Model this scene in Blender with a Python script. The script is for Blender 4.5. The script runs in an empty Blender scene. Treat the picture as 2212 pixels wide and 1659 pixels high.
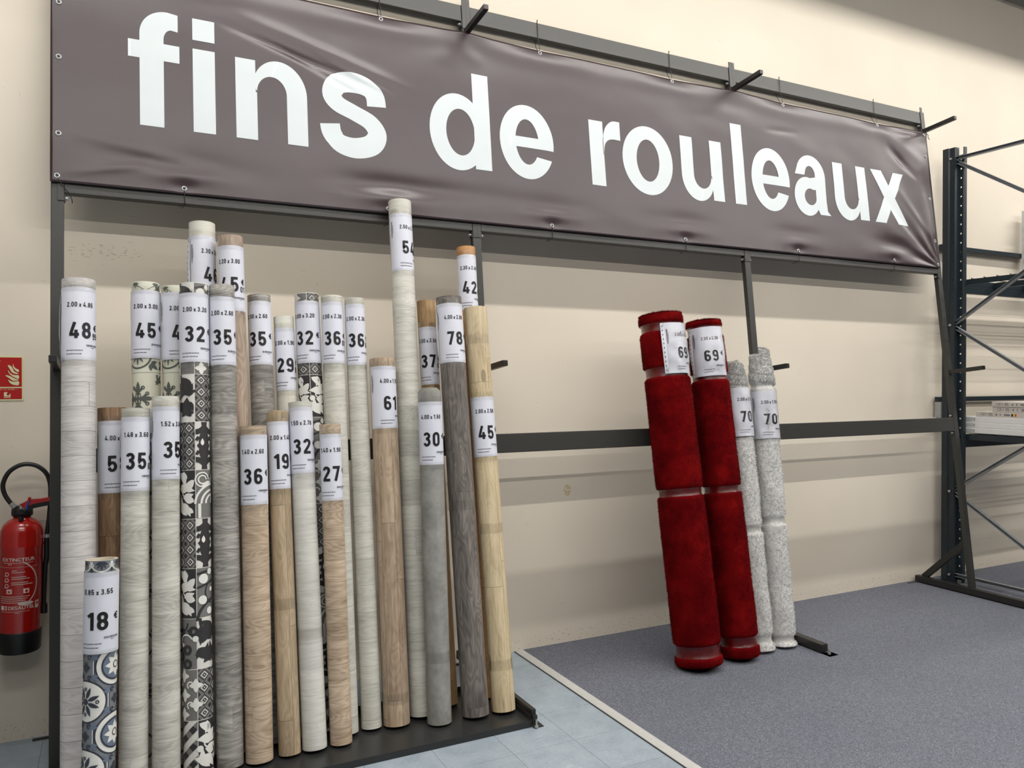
import bpy, bmesh, math, random
from mathutils import Vector, Matrix, geometry, noise
random.seed(7)
scene = bpy.context.scene
COL = scene.collection

# ------------------------------------------------------------------ camera, world, exposure
CAM = Vector((0.0, 0.0, 1.63))
cam_data = bpy.data.cameras.new('camera')
cam_data.sensor_width = 36.0
cam_data.lens = 36.0 * 1700.6 / 2212.0
cam = bpy.data.objects.new('camera', cam_data)
cam.location = CAM
cam.rotation_euler = (math.radians(90 - 0.4476), 0, math.radians(-27.0))
COL.objects.link(cam)
scene.camera = cam

world = bpy.data.worlds.new('world')
scene.world = world
world.use_nodes = True
world.node_tree.nodes['Background'].inputs[0].default_value = (0.75, 0.85, 1.0, 1)
world.node_tree.nodes['Background'].inputs[1].default_value = 0.3
scene.view_settings.view_transform = 'Standard'
scene.view_settings.look = 'None'
scene.view_settings.gamma = 1.0
scene.view_settings.use_curve_mapping = False
scene.view_settings.exposure = 0.0
scene.cycles.debug_use_spatial_splits = True
scene.cycles.max_bounces = 4
scene.cycles.diffuse_bounces = 2
scene.cycles.glossy_bounces = 2
scene.cycles.transmission_bounces = 2
scene.cycles.transparent_max_bounces = 6
LAMP = 108.0            # radiance of the ceiling light strips
ROWS = [2.63, 0.15, -2.35]
ZL = 5.0

# ------------------------------------------------------------------ helpers: colour, nodes
def S(r, g, b):
    f = lambda c: (c / 255 / 12.92) if c / 255 <= 0.04045 else ((c / 255 + 0.055) / 1.055) ** 2.4
    return (f(r), f(g), f(b), 1.0)

def nd(nt, t, ins=None, **props):
    n = nt.nodes.new(t)
    for k, v in props.items():
        setattr(n, k, v)
    for k, v in (ins or {}).items():
        if isinstance(v, bpy.types.NodeSocket):
            nt.links.new(v, n.inputs[k])
        else:
            n.inputs[k].default_value = v
    return n

def M(nt, op, a, b=None, c=None):
    ins = {0: a}
    if b is not None: ins[1] = b
    if c is not None: ins[2] = c
    return nd(nt, 'ShaderNodeMath', ins, operation=op).outputs[0]

def vec(nt, x, y, z=0.0):
    return nd(nt, 'ShaderNodeCombineXYZ', {0: x, 1: y, 2: z}).outputs[0]

def ramp(nt, fac, stops, interp='LINEAR'):
    n = nd(nt, 'ShaderNodeValToRGB', {0: fac})
    cr = n.color_ramp
    cr.interpolation = interp
    while len(cr.elements) < len(stops):
        cr.elements.new(0.5)
    for e, (p, c) in zip(cr.elements, stops):
        e.position = p
        e.color = c
    return n.outputs[0]

def mixc(nt, fac, a, b, mode='MIX'):
    n = nd(nt, 'ShaderNodeMix', {0: fac}, data_type='RGBA', blend_type=mode)
    for k, v in ((6, a), (7, b)):
        if isinstance(v, bpy.types.NodeSocket): nt.links.new(v, n.inputs[k])
        else: n.inputs[k].default_value = v
    return n.outputs[2]

def noise_tex(nt, v, scale=1.0, detail=2.0, rough=0.5, dist=0.0):
    return nd(nt, 'ShaderNodeTexNoise', {'Vector': v, 'Scale': scale, 'Detail': detail, 'Roughness': rough, 'Distortion': dist}).outputs[0]

def new_mat(name):
    m = bpy.data.materials.new(name)
    m.use_nodes = True
    nt = m.node_tree
    return m, nt, nt.nodes['Principled BSDF']

def bump(nt, bsdf, h, strength=0.2, dist=0.01):
    b = nd(nt, 'ShaderNodeBump', {'Height': h, 'Strength': strength, 'Distance': dist})
    nt.links.new(b.outputs[0], bsdf.inputs['Normal'])

def plain(name, col, rough=0.5, metal=0.0, spec=0.5, grain=0.0, gscale=60.0, coat=0.0):
    m, nt, b = new_mat(name)
    b.inputs['Roughness'].default_value = rough
    b.inputs['Metallic'].default_value = metal
    b.inputs['Specular IOR Level'].default_value = spec
    b.inputs['Coat Weight'].default_value = coat
    pos = nd(nt, 'ShaderNodeTexCoord').outputs['Object']
    nz = noise_tex(nt, pos, gscale, 1.0)
    k = max(grain, 0.03)
    c = mixc(nt, nz, tuple(x * (1 - k) for x in col[:3]) + (1,), tuple(min(1, x * (1 + k)) for x in col[:3]) + (1,))
    nt.links.new(c, b.inputs['Base Color'])
    return m

MAT = {}
MAT['frame'] = plain('dark_painted_steel', S(50, 50, 47), 0.42, 0.0, 0.5, 0.06, 90)
MAT['frame_black'] = plain('black_painted_steel', S(34, 33, 32), 0.40, 0.0, 0.5, 0.06, 90)
MAT['tray'] = plain('black_powder_coated_tray', S(40, 41, 41), 0.36, 0.0, 0.5, 0.08, 60)
MAT['rack'] = plain('dark_navy_rack_paint', S(30, 40, 46), 0.35, 0.0, 0.5, 0.05, 60)
MAT['zinc'] = plain('zinc_steel', S(176, 178, 178), 0.30, 0.55, 0.5, 0.10, 40)
MAT['brace'] = plain('zinc_brace', S(146, 150, 154), 0.32, 0.4, 0.5, 0.10, 40)
MAT['alu'] = plain('aluminium', S(196, 196, 193), 0.45, 0.15, 0.5, 0.06, 30)
MAT['paper'] = plain('white_paper', S(216, 218, 229), 0.55, 0, 0.4, 0.02, 20)
MAT['ink'] = plain('black_ink', S(26, 25, 28), 0.5, 0, 0.4)
MAT['ink_grey'] = plain('small_print_ink', S(92, 92, 98), 0.5, 0, 0.4)
MAT['back'] = plain('vinyl_backing', S(214, 206, 186), 0.75, 0, 0.3, 0.08, 200)
MAT['vwhite'] = plain('banner_white_print', S(208, 216, 219), 0.45, 0, 0.5, 0.02, 8)
MAT['tie'] = plain('black_cable_tie', S(16, 16, 16), 0.4)
MAT['black'] = plain('black_plastic', S(17, 17, 18), 0.4)
MAT['redpaint'] = plain('red_gloss_paint', S(170, 17, 10), 0.22, 0, 0.6, 0.02, 10, 0.5)
MAT['blue'] = plain('blue_seal', S(40, 80, 170), 0.4)
MAT['greytext'] = plain('pale_print', S(205, 190, 182), 0.5)
MAT['lumi'] = plain('photoluminescent_plate', S(222, 220, 176), 0.45, 0, 0.4)
MAT['signred'] = plain('sign_red', S(176, 20, 16), 0.4)
MAT['card'] = plain('grey_board', S(196, 197, 198), 0.5, 0, 0.4, 0.05, 30)
MAT['board'] = plain('white_wrapped_board', S(224, 224, 222), 0.3, 0, 0.5, 0.05, 25)
MAT['carton'] = plain('carton_print', S(196, 190, 182), 0.55, 0, 0.3, 0.05, 25)
MAT['yellow'] = plain('yellow_print', S(214, 180, 60), 0.5)
MAT['orange'] = plain('red_print', S(190, 80, 50), 0.5)
MAT['housing'] = plain('white_lamp_housing', S(235, 235, 232), 0.4)

def lamp_mat():
    m = bpy.data.materials.new('lit_diffuser'); m.use_nodes = True
    nt = m.node_tree; nt.nodes.clear()
    e = nd(nt, 'ShaderNodeEmission', {0: (1.0, 0.965, 0.915, 1), 1: LAMP})
    o = nd(nt, 'ShaderNodeOutputMaterial'); nt.links.new(e.outputs[0], o.inputs[0])
    return m
MAT['lamp'] = lamp_mat()

def tape_mat(name, fac, rough, wr):
    m = bpy.data.materials.new(name); m.use_nodes = True
    nt = m.node_tree; nt.nodes.clear()
    o = nd(nt, 'ShaderNodeOutputMaterial')
    uv = nd(nt, 'ShaderNodeUVMap').outputs[0]
    sp = nd(nt, 'ShaderNodeSeparateXYZ', {0: uv})
    n1 = noise_tex(nt, vec(nt, M(nt, 'MULTIPLY', sp.outputs[0], 60.0), M(nt, 'MULTIPLY', sp.outputs[1], 130.0)), 1.0, 2.0, 0.6, 1.2)
    n2 = noise_tex(nt, vec(nt, M(nt, 'MULTIPLY', sp.outputs[0], 25.0), M(nt, 'MULTIPLY', sp.outputs[1], 400.0), 3.0), 1.0, 2.0)
    h = M(nt, 'ADD', n1, M(nt, 'MULTIPLY', n2, 0.35))
    bp = nd(nt, 'ShaderNodeBump', {'Height': h, 'Strength': wr, 'Distance': 0.004})
    fr = nd(nt, 'ShaderNodeFresnel', {'IOR': 1.45, 'Normal': bp.outputs[0]})
    f = M(nt, 'MINIMUM', M(nt, 'ADD', M(nt, 'MULTIPLY', fr.outputs[0], 1.5), fac), 0.35)
    tr = nd(nt, 'ShaderNodeBsdfTransparent', {0: (1, 1, 0.99, 1)})
    gl = nd(nt, 'ShaderNodeBsdfGlossy', {'Color': (1, 1, 1, 1), 'Roughness': rough, 'Normal': bp.outputs[0]})
    mx = nd(nt, 'ShaderNodeMixShader', {0: f, 1: tr.outputs[0], 2: gl.outputs[0]})
    nt.links.new(mx.outputs[0], o.inputs[0])
    return m
MAT['tape'] = tape_mat('clear_tape', 0.0, 0.15, 0.55)
MAT['sleeve'] = tape_mat('clear_plastic_sleeve', 0.0, 0.15, 0.5)

def wall_mat():
    m, nt, b = new_mat('cream_painted_wall')
    b.inputs['Roughness'].default_value = 0.72
    b.inputs['Specular IOR Level'].default_value = 0.25
    p = nd(nt, 'ShaderNodeNewGeometry').outputs['Position']
    n1 = noise_tex(nt, p, 1.1, 2.0, 0.55)
    c = ramp(nt, n1, [(0.3, S(221, 211, 195)), (0.7, S(229, 220, 204))])
    sp = nd(nt, 'ShaderNodeSeparateXYZ', {0: p})
    x, z = sp.outputs[0], sp.outputs[2]
    # short dark scuffs: thin horizontal and vertical streaks where two noises peak together
    s1 = noise_tex(nt, vec(nt, M(nt, 'MULTIPLY', x, 16.0), 0.0, M(nt, 'MULTIPLY', z, 210.0)), 1.0, 1.0)
    s2 = noise_tex(nt, vec(nt, M(nt, 'MULTIPLY', x, 3.0), 5.0, M(nt, 'MULTIPLY', z, 3.0)), 1.0, 1.0)
    k = M(nt, 'MULTIPLY', M(nt, 'GREATER_THAN', s1, 0.735), M(nt, 'GREATER_THAN', s2, 0.60))
    s3 = noise_tex(nt, vec(nt, M(nt, 'MULTIPLY', x, 190.0), 2.0, M(nt, 'MULTIPLY', z, 14.0)), 1.0, 1.0)
    k2 = M(nt, 'MULTIPLY', M(nt, 'GREATER_THAN', s3, 0.765), M(nt, 'GREATER_THAN', s2, 0.585))
    # the scuffed patch beside the left upright
    def blob(cx, cz, rx, rz):
        a = M(nt, 'POWER', M(nt, 'DIVIDE', M(nt, 'SUBTRACT', x, cx), rx), 2.0)
        d = M(nt, 'POWER', M(nt, 'DIVIDE', M(nt, 'SUBTRACT', z, cz), rz), 2.0)
        return M(nt, 'LESS_THAN', M(nt, 'ADD', a, d), 1.0)
    s4 = noise_tex(nt, vec(nt, M(nt, 'MULTIPLY', x, 40.0), 9.0, M(nt, 'MULTIPLY', z, 170.0)), 1.0, 1.0)
    k3 = M(nt, 'MULTIPLY', M(nt, 'GREATER_THAN', s4, 0.63), blob(-0.03, 2.22, 0.17, 0.035))
    s5 = noise_tex(nt, vec(nt, M(nt, 'MULTIPLY', x, 60.0), 4.0, M(nt, 'MULTIPLY', z, 90.0)), 1.0, 1.0)
    k4 = M(nt, 'MULTIPLY', M(nt, 'GREATER_THAN', s5, 0.66), M(nt, 'LESS_THAN', z, M(nt, 'MULTIPLY', n1, 0.16)))
    tot = M(nt, 'MINIMUM', M(nt, 'ADD', M(nt, 'ADD', k, k2), M(nt, 'ADD', k3, k4)), 1.0)
    c = mixc(nt, M(nt, 'MULTIPLY', tot, 0.42), c, S(120, 110, 96))
    c = mixc(nt, M(nt, 'MULTIPLY', blob(2.50, 0.94, 0.025, 0.035), M(nt, 'GREATER_THAN', s5, 0.47)), c, S(205, 188, 140))
    nt.links.new(c, b.inputs['Base Color'])
    return m
MAT['wall'] = wall_mat()
MAT['ceil'] = plain('grey_ceiling', S(84, 84, 84), 0.8, 0, 0.2, 0.03, 3)
MAT['plainwall'] = plain('grey_wall', S(96, 94, 90), 0.8, 0, 0.2, 0.03, 3)

def tile_mat():
    m, nt, b = new_mat('pale_blue_vinyl_tile')
    p = nd(nt, 'ShaderNodeNewGeometry').outputs['Position']
    r = nd(nt, 'ShaderNodeObjectInfo').outputs['Random']
    n1 = noise_tex(nt, p, 9.0, 5.0, 0.6)
    n2 = noise_tex(nt, p, 70.0, 3.0)
    g = M(nt, 'ADD', M(nt, 'MULTIPLY', n1, 0.65), M(nt, 'MULTIPLY', n2, 0.35))
    c = ramp(nt, g, [(0.30, S(132, 145, 156)), (0.5, S(149, 161, 171)), (0.72, S(165, 175, 184))])
    sp = nd(nt, 'ShaderNodeSeparateXYZ', {0: p})
    x, y = sp.outputs[0], sp.outputs[1]
    s1 = noise_tex(nt, vec(nt, M(nt, 'MULTIPLY', x, 9.0), M(nt, 'MULTIPLY', y, 60.0), 1.0), 1.0, 3.0)
    s2 = noise_tex(nt, vec(nt, M(nt, 'MULTIPLY', x, 26.0), M(nt, 'MULTIPLY', y, 60.0), 7.0), 1.0, 3.0)
    c = mixc(nt, M(nt, 'MULTIPLY', M(nt, 'GREATER_THAN', s1, 0.69), 0.35), c, S(205, 214, 222))
    c = mixc(nt, M(nt, 'MULTIPLY', M(nt, 'GREATER_THAN', s2, 0.72), 0.45), c, S(92, 98, 106))
    hs = nd(nt, 'ShaderNodeHueSaturation', {'Value': M(nt, 'ADD', M(nt, 'MULTIPLY', r, 0.07), 0.965), 'Color': c})
    nt.links.new(hs.outputs[0], b.inputs['Base Color'])
    nt.links.new(M(nt, 'ADD', M(nt, 'MULTIPLY', n1, 0.25), 0.22), b.inputs['Roughness'])
    return m
MAT['tile'] = tile_mat()
MAT['slab'] = plain('dark_tile_joint', S(112, 123, 133), 0.7)

def carpet_mat():
    m, nt, b = new_mat('blue_grey_speckled_floor')
    b.inputs['Roughness'].default_value = 0.75
    b.inputs['Specular IOR Level'].default_value = 0.3
    p = nd(nt, 'ShaderNodeNewGeometry').outputs['Position']
    n1 = noise_tex(nt, p, 210.0, 2.0, 0.7)
    n2 = noise_tex(nt, p, 2.5, 1.0)
    n3 = noise_tex(nt, p, 90.0, 1.0, 0.7)
    g = M(nt, 'ADD', M(nt, 'MULTIPLY', n1, 0.75), M(nt, 'MULTIPLY', n3, 0.25))
    c = ramp(nt, g, [(0.33, S(56, 58, 65)), (0.48, S(97, 100, 109)), (0.60, S(121, 124, 134)), (0.72, S(174, 177, 186))])
    c2 = mixc(nt, M(nt, 'MULTIPLY', n2, 0.22), c, S(66, 72, 90))
    nt.links.new(c2, b.inputs['Base Color'])
    return m
MAT['carpet'] = carpet_mat()

def banner_mat():
    m, nt, b = new_mat('plum_brown_vinyl_banner')
    p = nd(nt, 'ShaderNodeNewGeometry').outputs['Position']
    n1 = noise_tex(nt, p, 2.2, 3.0)
    c = ramp(nt, n1, [(0.3, S(50, 35, 39)), (0.7, S(56, 41, 45))])
    nt.links.new(c, b.inputs['Base Color'])
    b.inputs['Roughness'].default_value = 0.35
    b.inputs['Specular IOR Level'].default_value = 0.7
    return m
MAT['banner'] = banner_mat()

def wood_mat(name, dark, mid, light, grain='h', pw=0.10, pl=1.1, seed=1.0, contrast=1.0, ring=0.5, seam=0.6, varp=0.16, rough=0.48, knots=0.0):
    m, nt, b = new_mat(name)
    uv = nd(nt, 'ShaderNodeUVMap').outputs[0]
    sp = nd(nt, 'ShaderNodeSeparateXYZ', {0: uv})
    al, ac = (sp.outputs[0], sp.outputs[1]) if grain == 'h' else (sp.outputs[1], sp.outputs[0])
    oi = nd(nt, 'ShaderNodeObjectInfo').outputs['Random']
    sh = M(nt, 'MULTIPLY', oi, 37.0)
    a1 = M(nt, 'ADD', M(nt, 'DIVIDE', ac, pw), M(nt, 'ADD', sh, seed))
    pi_ = M(nt, 'FLOOR', a1)
    w1 = nd(nt, 'ShaderNodeTexWhiteNoise', {'W': M(nt, 'ADD', pi_, seed * 3.1)}, noise_dimensions='1D').outputs[0]
    l1 = M(nt, 'ADD', M(nt, 'DIVIDE', al, pl), M(nt, 'MULTIPLY', w1, 7.0))
    aj = M(nt, 'FLOOR', l1)
    rn = nd(nt, 'ShaderNodeTexWhiteNoise', {'Vector': vec(nt, pi_, aj, seed)}, noise_dimensions='3D').outputs[0]
    off = M(nt, 'MULTIPLY', rn, 43.0)
    fine = noise_tex(nt, vec(nt, M(nt, 'MULTIPLY', al, 9.0), M(nt, 'MULTIPLY', ac, 170.0), off), 1.0, 2.0, 0.6)
    med = noise_tex(nt, vec(nt, M(nt, 'MULTIPLY', al, 5.0), M(nt, 'MULTIPLY', ac, 42.0), off), 1.0, 3.0, 0.6, 0.8)
    big = noise_tex(nt, vec(nt, M(nt, 'MULTIPLY', al, 4.2), M(nt, 'MULTIPLY', ac, 15.0), M(nt, 'ADD', off, 3.0)), 1.0, 1.0, 0.4, 0.4)
    rings = M(nt, 'ADD', M(nt, 'MULTIPLY', M(nt, 'SINE', M(nt, 'MULTIPLY', big, 75.0)), 0.5), 0.5)
    g = M(nt, 'ADD', M(nt, 'MULTIPLY', fine, 0.42), M(nt, 'MULTIPLY', med, 0.58))
    g = M(nt, 'ADD', g, M(nt, 'MULTIPLY', M(nt, 'SUBTRACT', rings, 0.5), 0.14 * ring))
    g = M(nt, 'ADD', M(nt, 'MULTIPLY', M(nt, 'SUBTRACT', g, 0.5), 1.5 * contrast), 0.5)
    g = M(nt, 'ADD', g, M(nt, 'MULTIPLY', M(nt, 'SUBTRACT', big, 0.5), 0.5 * contrast))
    c = ramp(nt, g, [(0.12, dark), (0.5, mid), (0.88, light)])
    val = M(nt, 'ADD', M(nt, 'MULTIPLY', M(nt, 'SUBTRACT', rn, 0.5), varp * 2), 1.0)
    fr = M(nt, 'FRACT', a1)
    e = M(nt, 'ABSOLUTE', M(nt, 'SUBTRACT', fr, 0.5))
    sline = M(nt, 'GREATER_THAN', e, 0.5 - 0.0011 / pw)
    fr2 = M(nt, 'ABSOLUTE', M(nt, 'SUBTRACT', M(nt, 'FRACT', l1), 0.5))
    sline = M(nt, 'MAXIMUM', sline, M(nt, 'GREATER_THAN', fr2, 0.5 - 0.0012 / pl))
    val = M(nt, 'MULTIPLY', val, M(nt, 'SUBTRACT', 1.0, M(nt, 'MULTIPLY', sline, seam * 0.55)))
    hs = nd(nt, 'ShaderNodeHueSaturation', {'Value': val, 'Color': c})
    col = hs.outputs[0]
    if knots > 0:
        vo = nd(nt, 'ShaderNodeTexVoronoi', {'Vector': vec(nt, M(nt, 'MULTIPLY', al, 3.4), M(nt, 'MULTIPLY', ac, 9.0), off), 'Scale': 1.0}).outputs['Distance']
        kf = M(nt, 'MULTIPLY', M(nt, 'SMOOTH_MIN', M(nt, 'LESS_THAN', vo, 0.14), 1.0, 0.1), knots)
        col = mixc(nt, kf, col, tuple(x * 0.45 for x in dark[:3]) + (1,))
        ck = noise_tex(nt, vec(nt, M(nt, 'MULTIPLY', al, 2.6), M(nt, 'MULTIPLY', ac, 75.0), M(nt, 'ADD', off, 9.0)), 1.0, 2.0)
        col = mixc(nt, M(nt, 'MULTIPLY', M(nt, 'GREATER_THAN', ck, 0.70), knots * 0.6), col, tuple(x * 0.5 for x in dark[:3]) + (1,))
    nt.links.new(col, b.inputs['Base Color'])
    b.inputs['Roughness'].default_value = rough
    b.inputs['Specular IOR Level'].default_value = 0.4
    return m

W = {}
W['whitewash'] = wood_mat('whitewashed_plank_vinyl', S(166, 162, 160), S(203, 199, 197), S(220, 217, 215), 'h', 0.098, 1.2, 1, 0.8, 0.9, 1.0, 0.06)
W['paleA'] = wood_mat('pale_grey_wood_vinyl', S(158, 156, 147), S(194, 192, 183), S(218, 216, 208), 'h', 0.098, 1.2, 2, 0.9, 0.9, 0.35, 0.10)
W['paleB'] = wood_mat('pale_ash_wood_vinyl', S(166, 164, 155), S(202, 200, 190), S(222, 220, 211), 'h', 0.12, 1.2, 3, 0.8, 0.7, 0.5, 0.09)
W['paleC'] = wood_mat('chalk_wood_vinyl', S(178, 177, 170), S(206, 205, 198), S(224, 223, 217), 'h', 0.11, 1.3, 4, 0.7, 0.5, 0.4, 0.07)
W['cream'] = wood_mat('cream_wood_vinyl', S(188, 185, 174), S(208, 206, 195), S(222, 220, 211), 'h', 0.16, 1.3, 5, 0.5, 0.4, 0.2, 0.05)
W['greyD'] = wood_mat('weathered_grey_wood_vinyl', S(98, 96, 93), S(146, 143, 138), S(188, 184, 177), 'h', 0.10, 1.2, 6, 1.0, 0.9, 0.3, 0.16)
W['brownV'] = wood_mat('brown_oak_vinyl', S(104, 80, 58), S(136, 108, 82), S(164, 136, 108), 'v', 0.09, 1.2, 7, 1.1, 0.9, 0.7, 0.10)
W['beigeV'] = wood_mat('grey_beige_oak_vinyl', S(140, 122, 106), S(170, 150, 133), S(194, 176, 158), 'v', 0.14, 1.2, 8, 1.0, 1.2, 0.5, 0.08)
W['beigeH'] = wood_mat('beige_oak_vinyl', S(146, 126, 104), S(184, 164, 141), S(208, 190, 168), 'h', 0.105, 1.0, 9, 1.0, 1.1, 0.5, 0.12)
W['tanV'] = wood_mat('tan_oak_vinyl', S(134, 116, 92), S(170, 151, 124), S(194, 175, 149), 'v', 0.085, 0.9, 10, 1.0, 0.7, 0.9, 0.10)
W['oakV'] = wood_mat('warm_oak_vinyl', S(142, 122, 100), S(177, 156, 133), S(202, 183, 160), 'v', 0.07, 0.8, 11, 1.0, 0.7, 0.8, 0.09)
W['goldV'] = wood_mat('golden_oak_vinyl', S(118, 92, 62), S(156, 126, 88), S(186, 156, 116), 'v', 0.09, 1.0, 12, 0.9, 0.6, 0.5, 0.09)
W['orange'] = wood_mat('orange_pine_vinyl', S(150, 104, 58), S(184, 136, 86), S(206, 162, 112), 'h', 0.2, 1.0, 13, 0.7, 0.6, 0.3, 0.06)
W['charV'] = wood_mat('charcoal_wood_vinyl', S(76, 71, 68), S(108, 102, 97), S(138, 132, 126), 'v', 0.13, 1.0, 14, 1.0, 1.2, 0.5, 0.08)
W['lightoakV'] = wood_mat('light_oak_vinyl', S(160, 140, 108), S(200, 182, 148), S(220, 204, 172), 'v', 0.11, 1.0, 15, 0.9, 0.6, 0.8, 0.06, knots=0.6)

def concrete_mat():
    m, nt, b = new_mat('grey_concrete_vinyl')
    uv = nd(nt, 'ShaderNodeUVMap').outputs[0]
    n1 = noise_tex(nt, uv, 9.0, 5.0, 0.62)
    n2 = noise_tex(nt, uv, 34.0, 3.0)
    g = M(nt, 'ADD', M(nt, 'MULTIPLY', n1, 0.75), M(nt, 'MULTIPLY', n2, 0.25))
    c = ramp(nt, g, [(0.3, S(118, 117, 112)), (0.5, S(144, 143, 138)), (0.7, S(164, 163, 157))])
    nt.links.new(c, b.inputs['Base Color'])
    b.inputs['Roughness'].default_value = 0.5
    return m
W['concrete'] = concrete_mat()
W['pat_cream'] = plain('cream_tile_vinyl', S(214, 214, 196), 0.45, 0, 0.4, 0.03, 30)
W['pat_white'] = plain('white_marbled_tile_vinyl', S(216, 214, 208), 0.45, 0, 0.4, 0.06, 40)
W['pat_blue'] = plain('blue_grey_tile_vinyl', S(120, 126, 132), 0.45, 0, 0.4, 0.04, 40)
MAT['p_dark'] = plain('charcoal_print', S(52, 51, 52), 0.45, 0, 0.4, 0.06, 60)
MAT['p_grey'] = plain('grey_print', S(116, 115, 112), 0.45, 0, 0.4, 0.04, 60)
MAT['p_green'] = plain('slate_green_print', S(86, 92, 86), 0.45, 0, 0.4, 0.04, 60)
MAT['p_blue'] = plain('slate_blue_print', S(106, 119, 136), 0.45, 0, 0.4, 0.04, 60)
MAT['p_navy'] = plain('dark_slate_print', S(58, 60, 72), 0.45, 0, 0.4, 0.04, 60)
MAT['p_white'] = plain('white_print', S(226, 226, 220), 0.45, 0, 0.4, 0.03, 60)

def rug_mat(name, a, b_, c_, sheen, sc=14.0):
    m, nt, b = new_mat(name)
    p = nd(nt, 'ShaderNodeNewGeometry').outputs['Position']
    n1 = noise_tex(nt, p, sc, 2.0, 0.6)
    n2 = noise_tex(nt, p, 320.0, 2.0)
    g = M(nt, 'ADD', M(nt, 'MULTIPLY', n1, 0.6), M(nt, 'MULTIPLY', n2, 0.4))
    c = ramp(nt, g, [(0.36, a), (0.5, b_), (0.66, c_)])
    nt.links.new(c, b.inputs['Base Color'])
    b.inputs['Roughness'].default_value = 1.0
    b.inputs['Specular IOR Level'].default_value = 0.05
    b.inputs['Sheen Weight'].default_value = sheen
    b.inputs['Sheen Roughness'].default_value = 0.35
    b.inputs['Sheen Tint'].default_value = c_
    return m
MAT['rug_red'] = rug_mat('red_plush_pile', S(74, 2, 6), S(94, 5, 8), S(120, 12, 12), 0.35, 7.0)
MAT['rug_grey'] = rug_mat('silver_grey_shaggy_pile', S(190, 190, 188), S(205, 205, 203), S(220, 220, 218), 0.3, 60.0)

# ------------------------------------------------------------------ helpers: objects
def link(o, parent=None):
    COL.objects.link(o)
    if parent is not None:
        o.parent = parent
    return o

def mesh_obj(name, verts, faces, mats, parent=None, uv=None, mi=None, smooth=None, origin=None):
    """verts in world coordinates; the object keeps its parent's origin (or its own)."""
    if parent is not None:
        o0 = Vector(parent['_o']) if '_o' in parent else Vector((0, 0, 0))
    else:
        o0 = Vector(origin) if origin is not None else Vector((0, 0, 0))
    me = bpy.data.meshes.new(name)
    me.from_pydata([tuple(Vector(v) - o0) for v in verts], [], faces)
    mats = mats if isinstance(mats, (list, tuple)) else [mats]
    for mm in mats:
        me.materials.append(mm)
    if mi is not None:
        me.polygons.foreach_set('material_index', mi)
    if smooth is not None:
        if smooth is True: smooth = [True] * len(me.polygons)
        me.polygons.foreach_set('use_smooth', smooth)
    if uv is not None:
        ul = me.uv_layers.new(name='UVMap')
        flat = []
        for f in uv:
            for c in f:
                flat.extend(c)
        ul.data.foreach_set('uv', flat)
    me.update()
    o = bpy.data.objects.new(name, me)
    o['_o'] = tuple(o0)
    if parent is None:
        o.location = o0
    return link(o, parent)

def root(name, loc, label, cat, group=None):
    o = bpy.data.objects.new(name, None)
    o.empty_display_size = 0.05
    o.location = loc
    o['_o'] = tuple(loc)
    o['label'] = label; o['category'] = cat
    if group: o['group'] = group
    return link(o)

def tag(o, label, cat, group=None):
    o['label'] = label; o['category'] = cat
    if group: o['group'] = group
    return o

class MB:
    """collects boxes, tubes and prisms in world space."""
    def __init__(s):
        s.v = []; s.f = []; s.sm = []
    def add(s, vs, fs, smooth=False):
        n = len(s.v)
        s.v += [Vector(v) for v in vs]
        s.f += [[i + n for i in f] for f in fs]
        s.sm += [smooth] * len(fs)
    def box(s, x0, x1, y0, y1, z0, z1, bev=0.0, mat=None):
        bm = bmesh.new()
        bmesh.ops.create_cube(bm, size=1.0)
        for v in bm.verts:
            v.co = Vector(((x0 + x1) / 2 + v.co.x * (x1 - x0), (y0 + y1) / 2 + v.co.y * (y1 - y0), (z0 + z1) / 2 + v.co.z * (z1 - z0)))
        if bev > 0:
            bmesh.ops.bevel(bm, geom=bm.edges[:], offset=bev, segments=2, affect='EDGES', profile=0.5)
        bm.verts.index_update()
        vs = [v.co.copy() for v in bm.verts]
        if mat is not None:
            vs = [mat @ v for v in vs]
        s.add(vs, [[v.index for v in f.verts] for f in bm.faces])
        bm.free()
    def tube(s, pts, r, n=10, caps=True, radii=None):
        pts = [Vector(p) for p in pts]
        rings = []
        up = None
        for i, p in enumerate(pts):
            d = (pts[min(i + 1, len(pts) - 1)] - pts[max(i - 1, 0)]).normalized()
            if up is None:
                up = Vector((0, 0, 1)) if abs(d.z) < 0.9 else Vector((1, 0, 0))
            a = d.cross(up).normalized()
            up = a.cross(d).normalized()
            rr = radii[i] if radii else r
            rings.append([p + (a * math.cos(2 * math.pi * k / n) + up * math.sin(2 * math.pi * k / n)) * rr for k in range(n)])
        vs = [v for rg in rings for v in rg]
        fs = []
        for i in range(len(pts) - 1):
            for k in range(n):
                a0 = i * n + k; b0 = i * n + (k + 1) % n
                fs.append([a0, b0, b0 + n, a0 + n])
        s.add(vs, fs, True)
        if caps:
            s.add(rings[0], [list(range(n))[::-1]]); s.add(rings[-1], [list(range(n))])
    def lathe(s, c, prof, n=40, axis=Vector((0, 0, 1)), smooth=True):
        c = Vector(c); axis = axis.normalized()
        a = axis.orthogonal().normalized(); b = axis.cross(a)
        vs = []; fs = []
        for (r, z) in prof:
            for k in range(n):
                t = 2 * math.pi * k / n
                vs.append(c + axis * z + (a * math.cos(t) + b * math.sin(t)) * r)
        for i in range(len(prof) - 1):
            for k in range(n):
                a0 = i * n + k; b0 = i * n + (k + 1) % n
                fs.append([a0, b0, b0 + n, a0 + n])
        s.add(vs, fs, smooth)
    def build(s, name, mat, parent=None, origin=None):
        return mesh_obj(name, s.v, s.f, mat, parent, smooth=s.sm, origin=origin)

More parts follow.
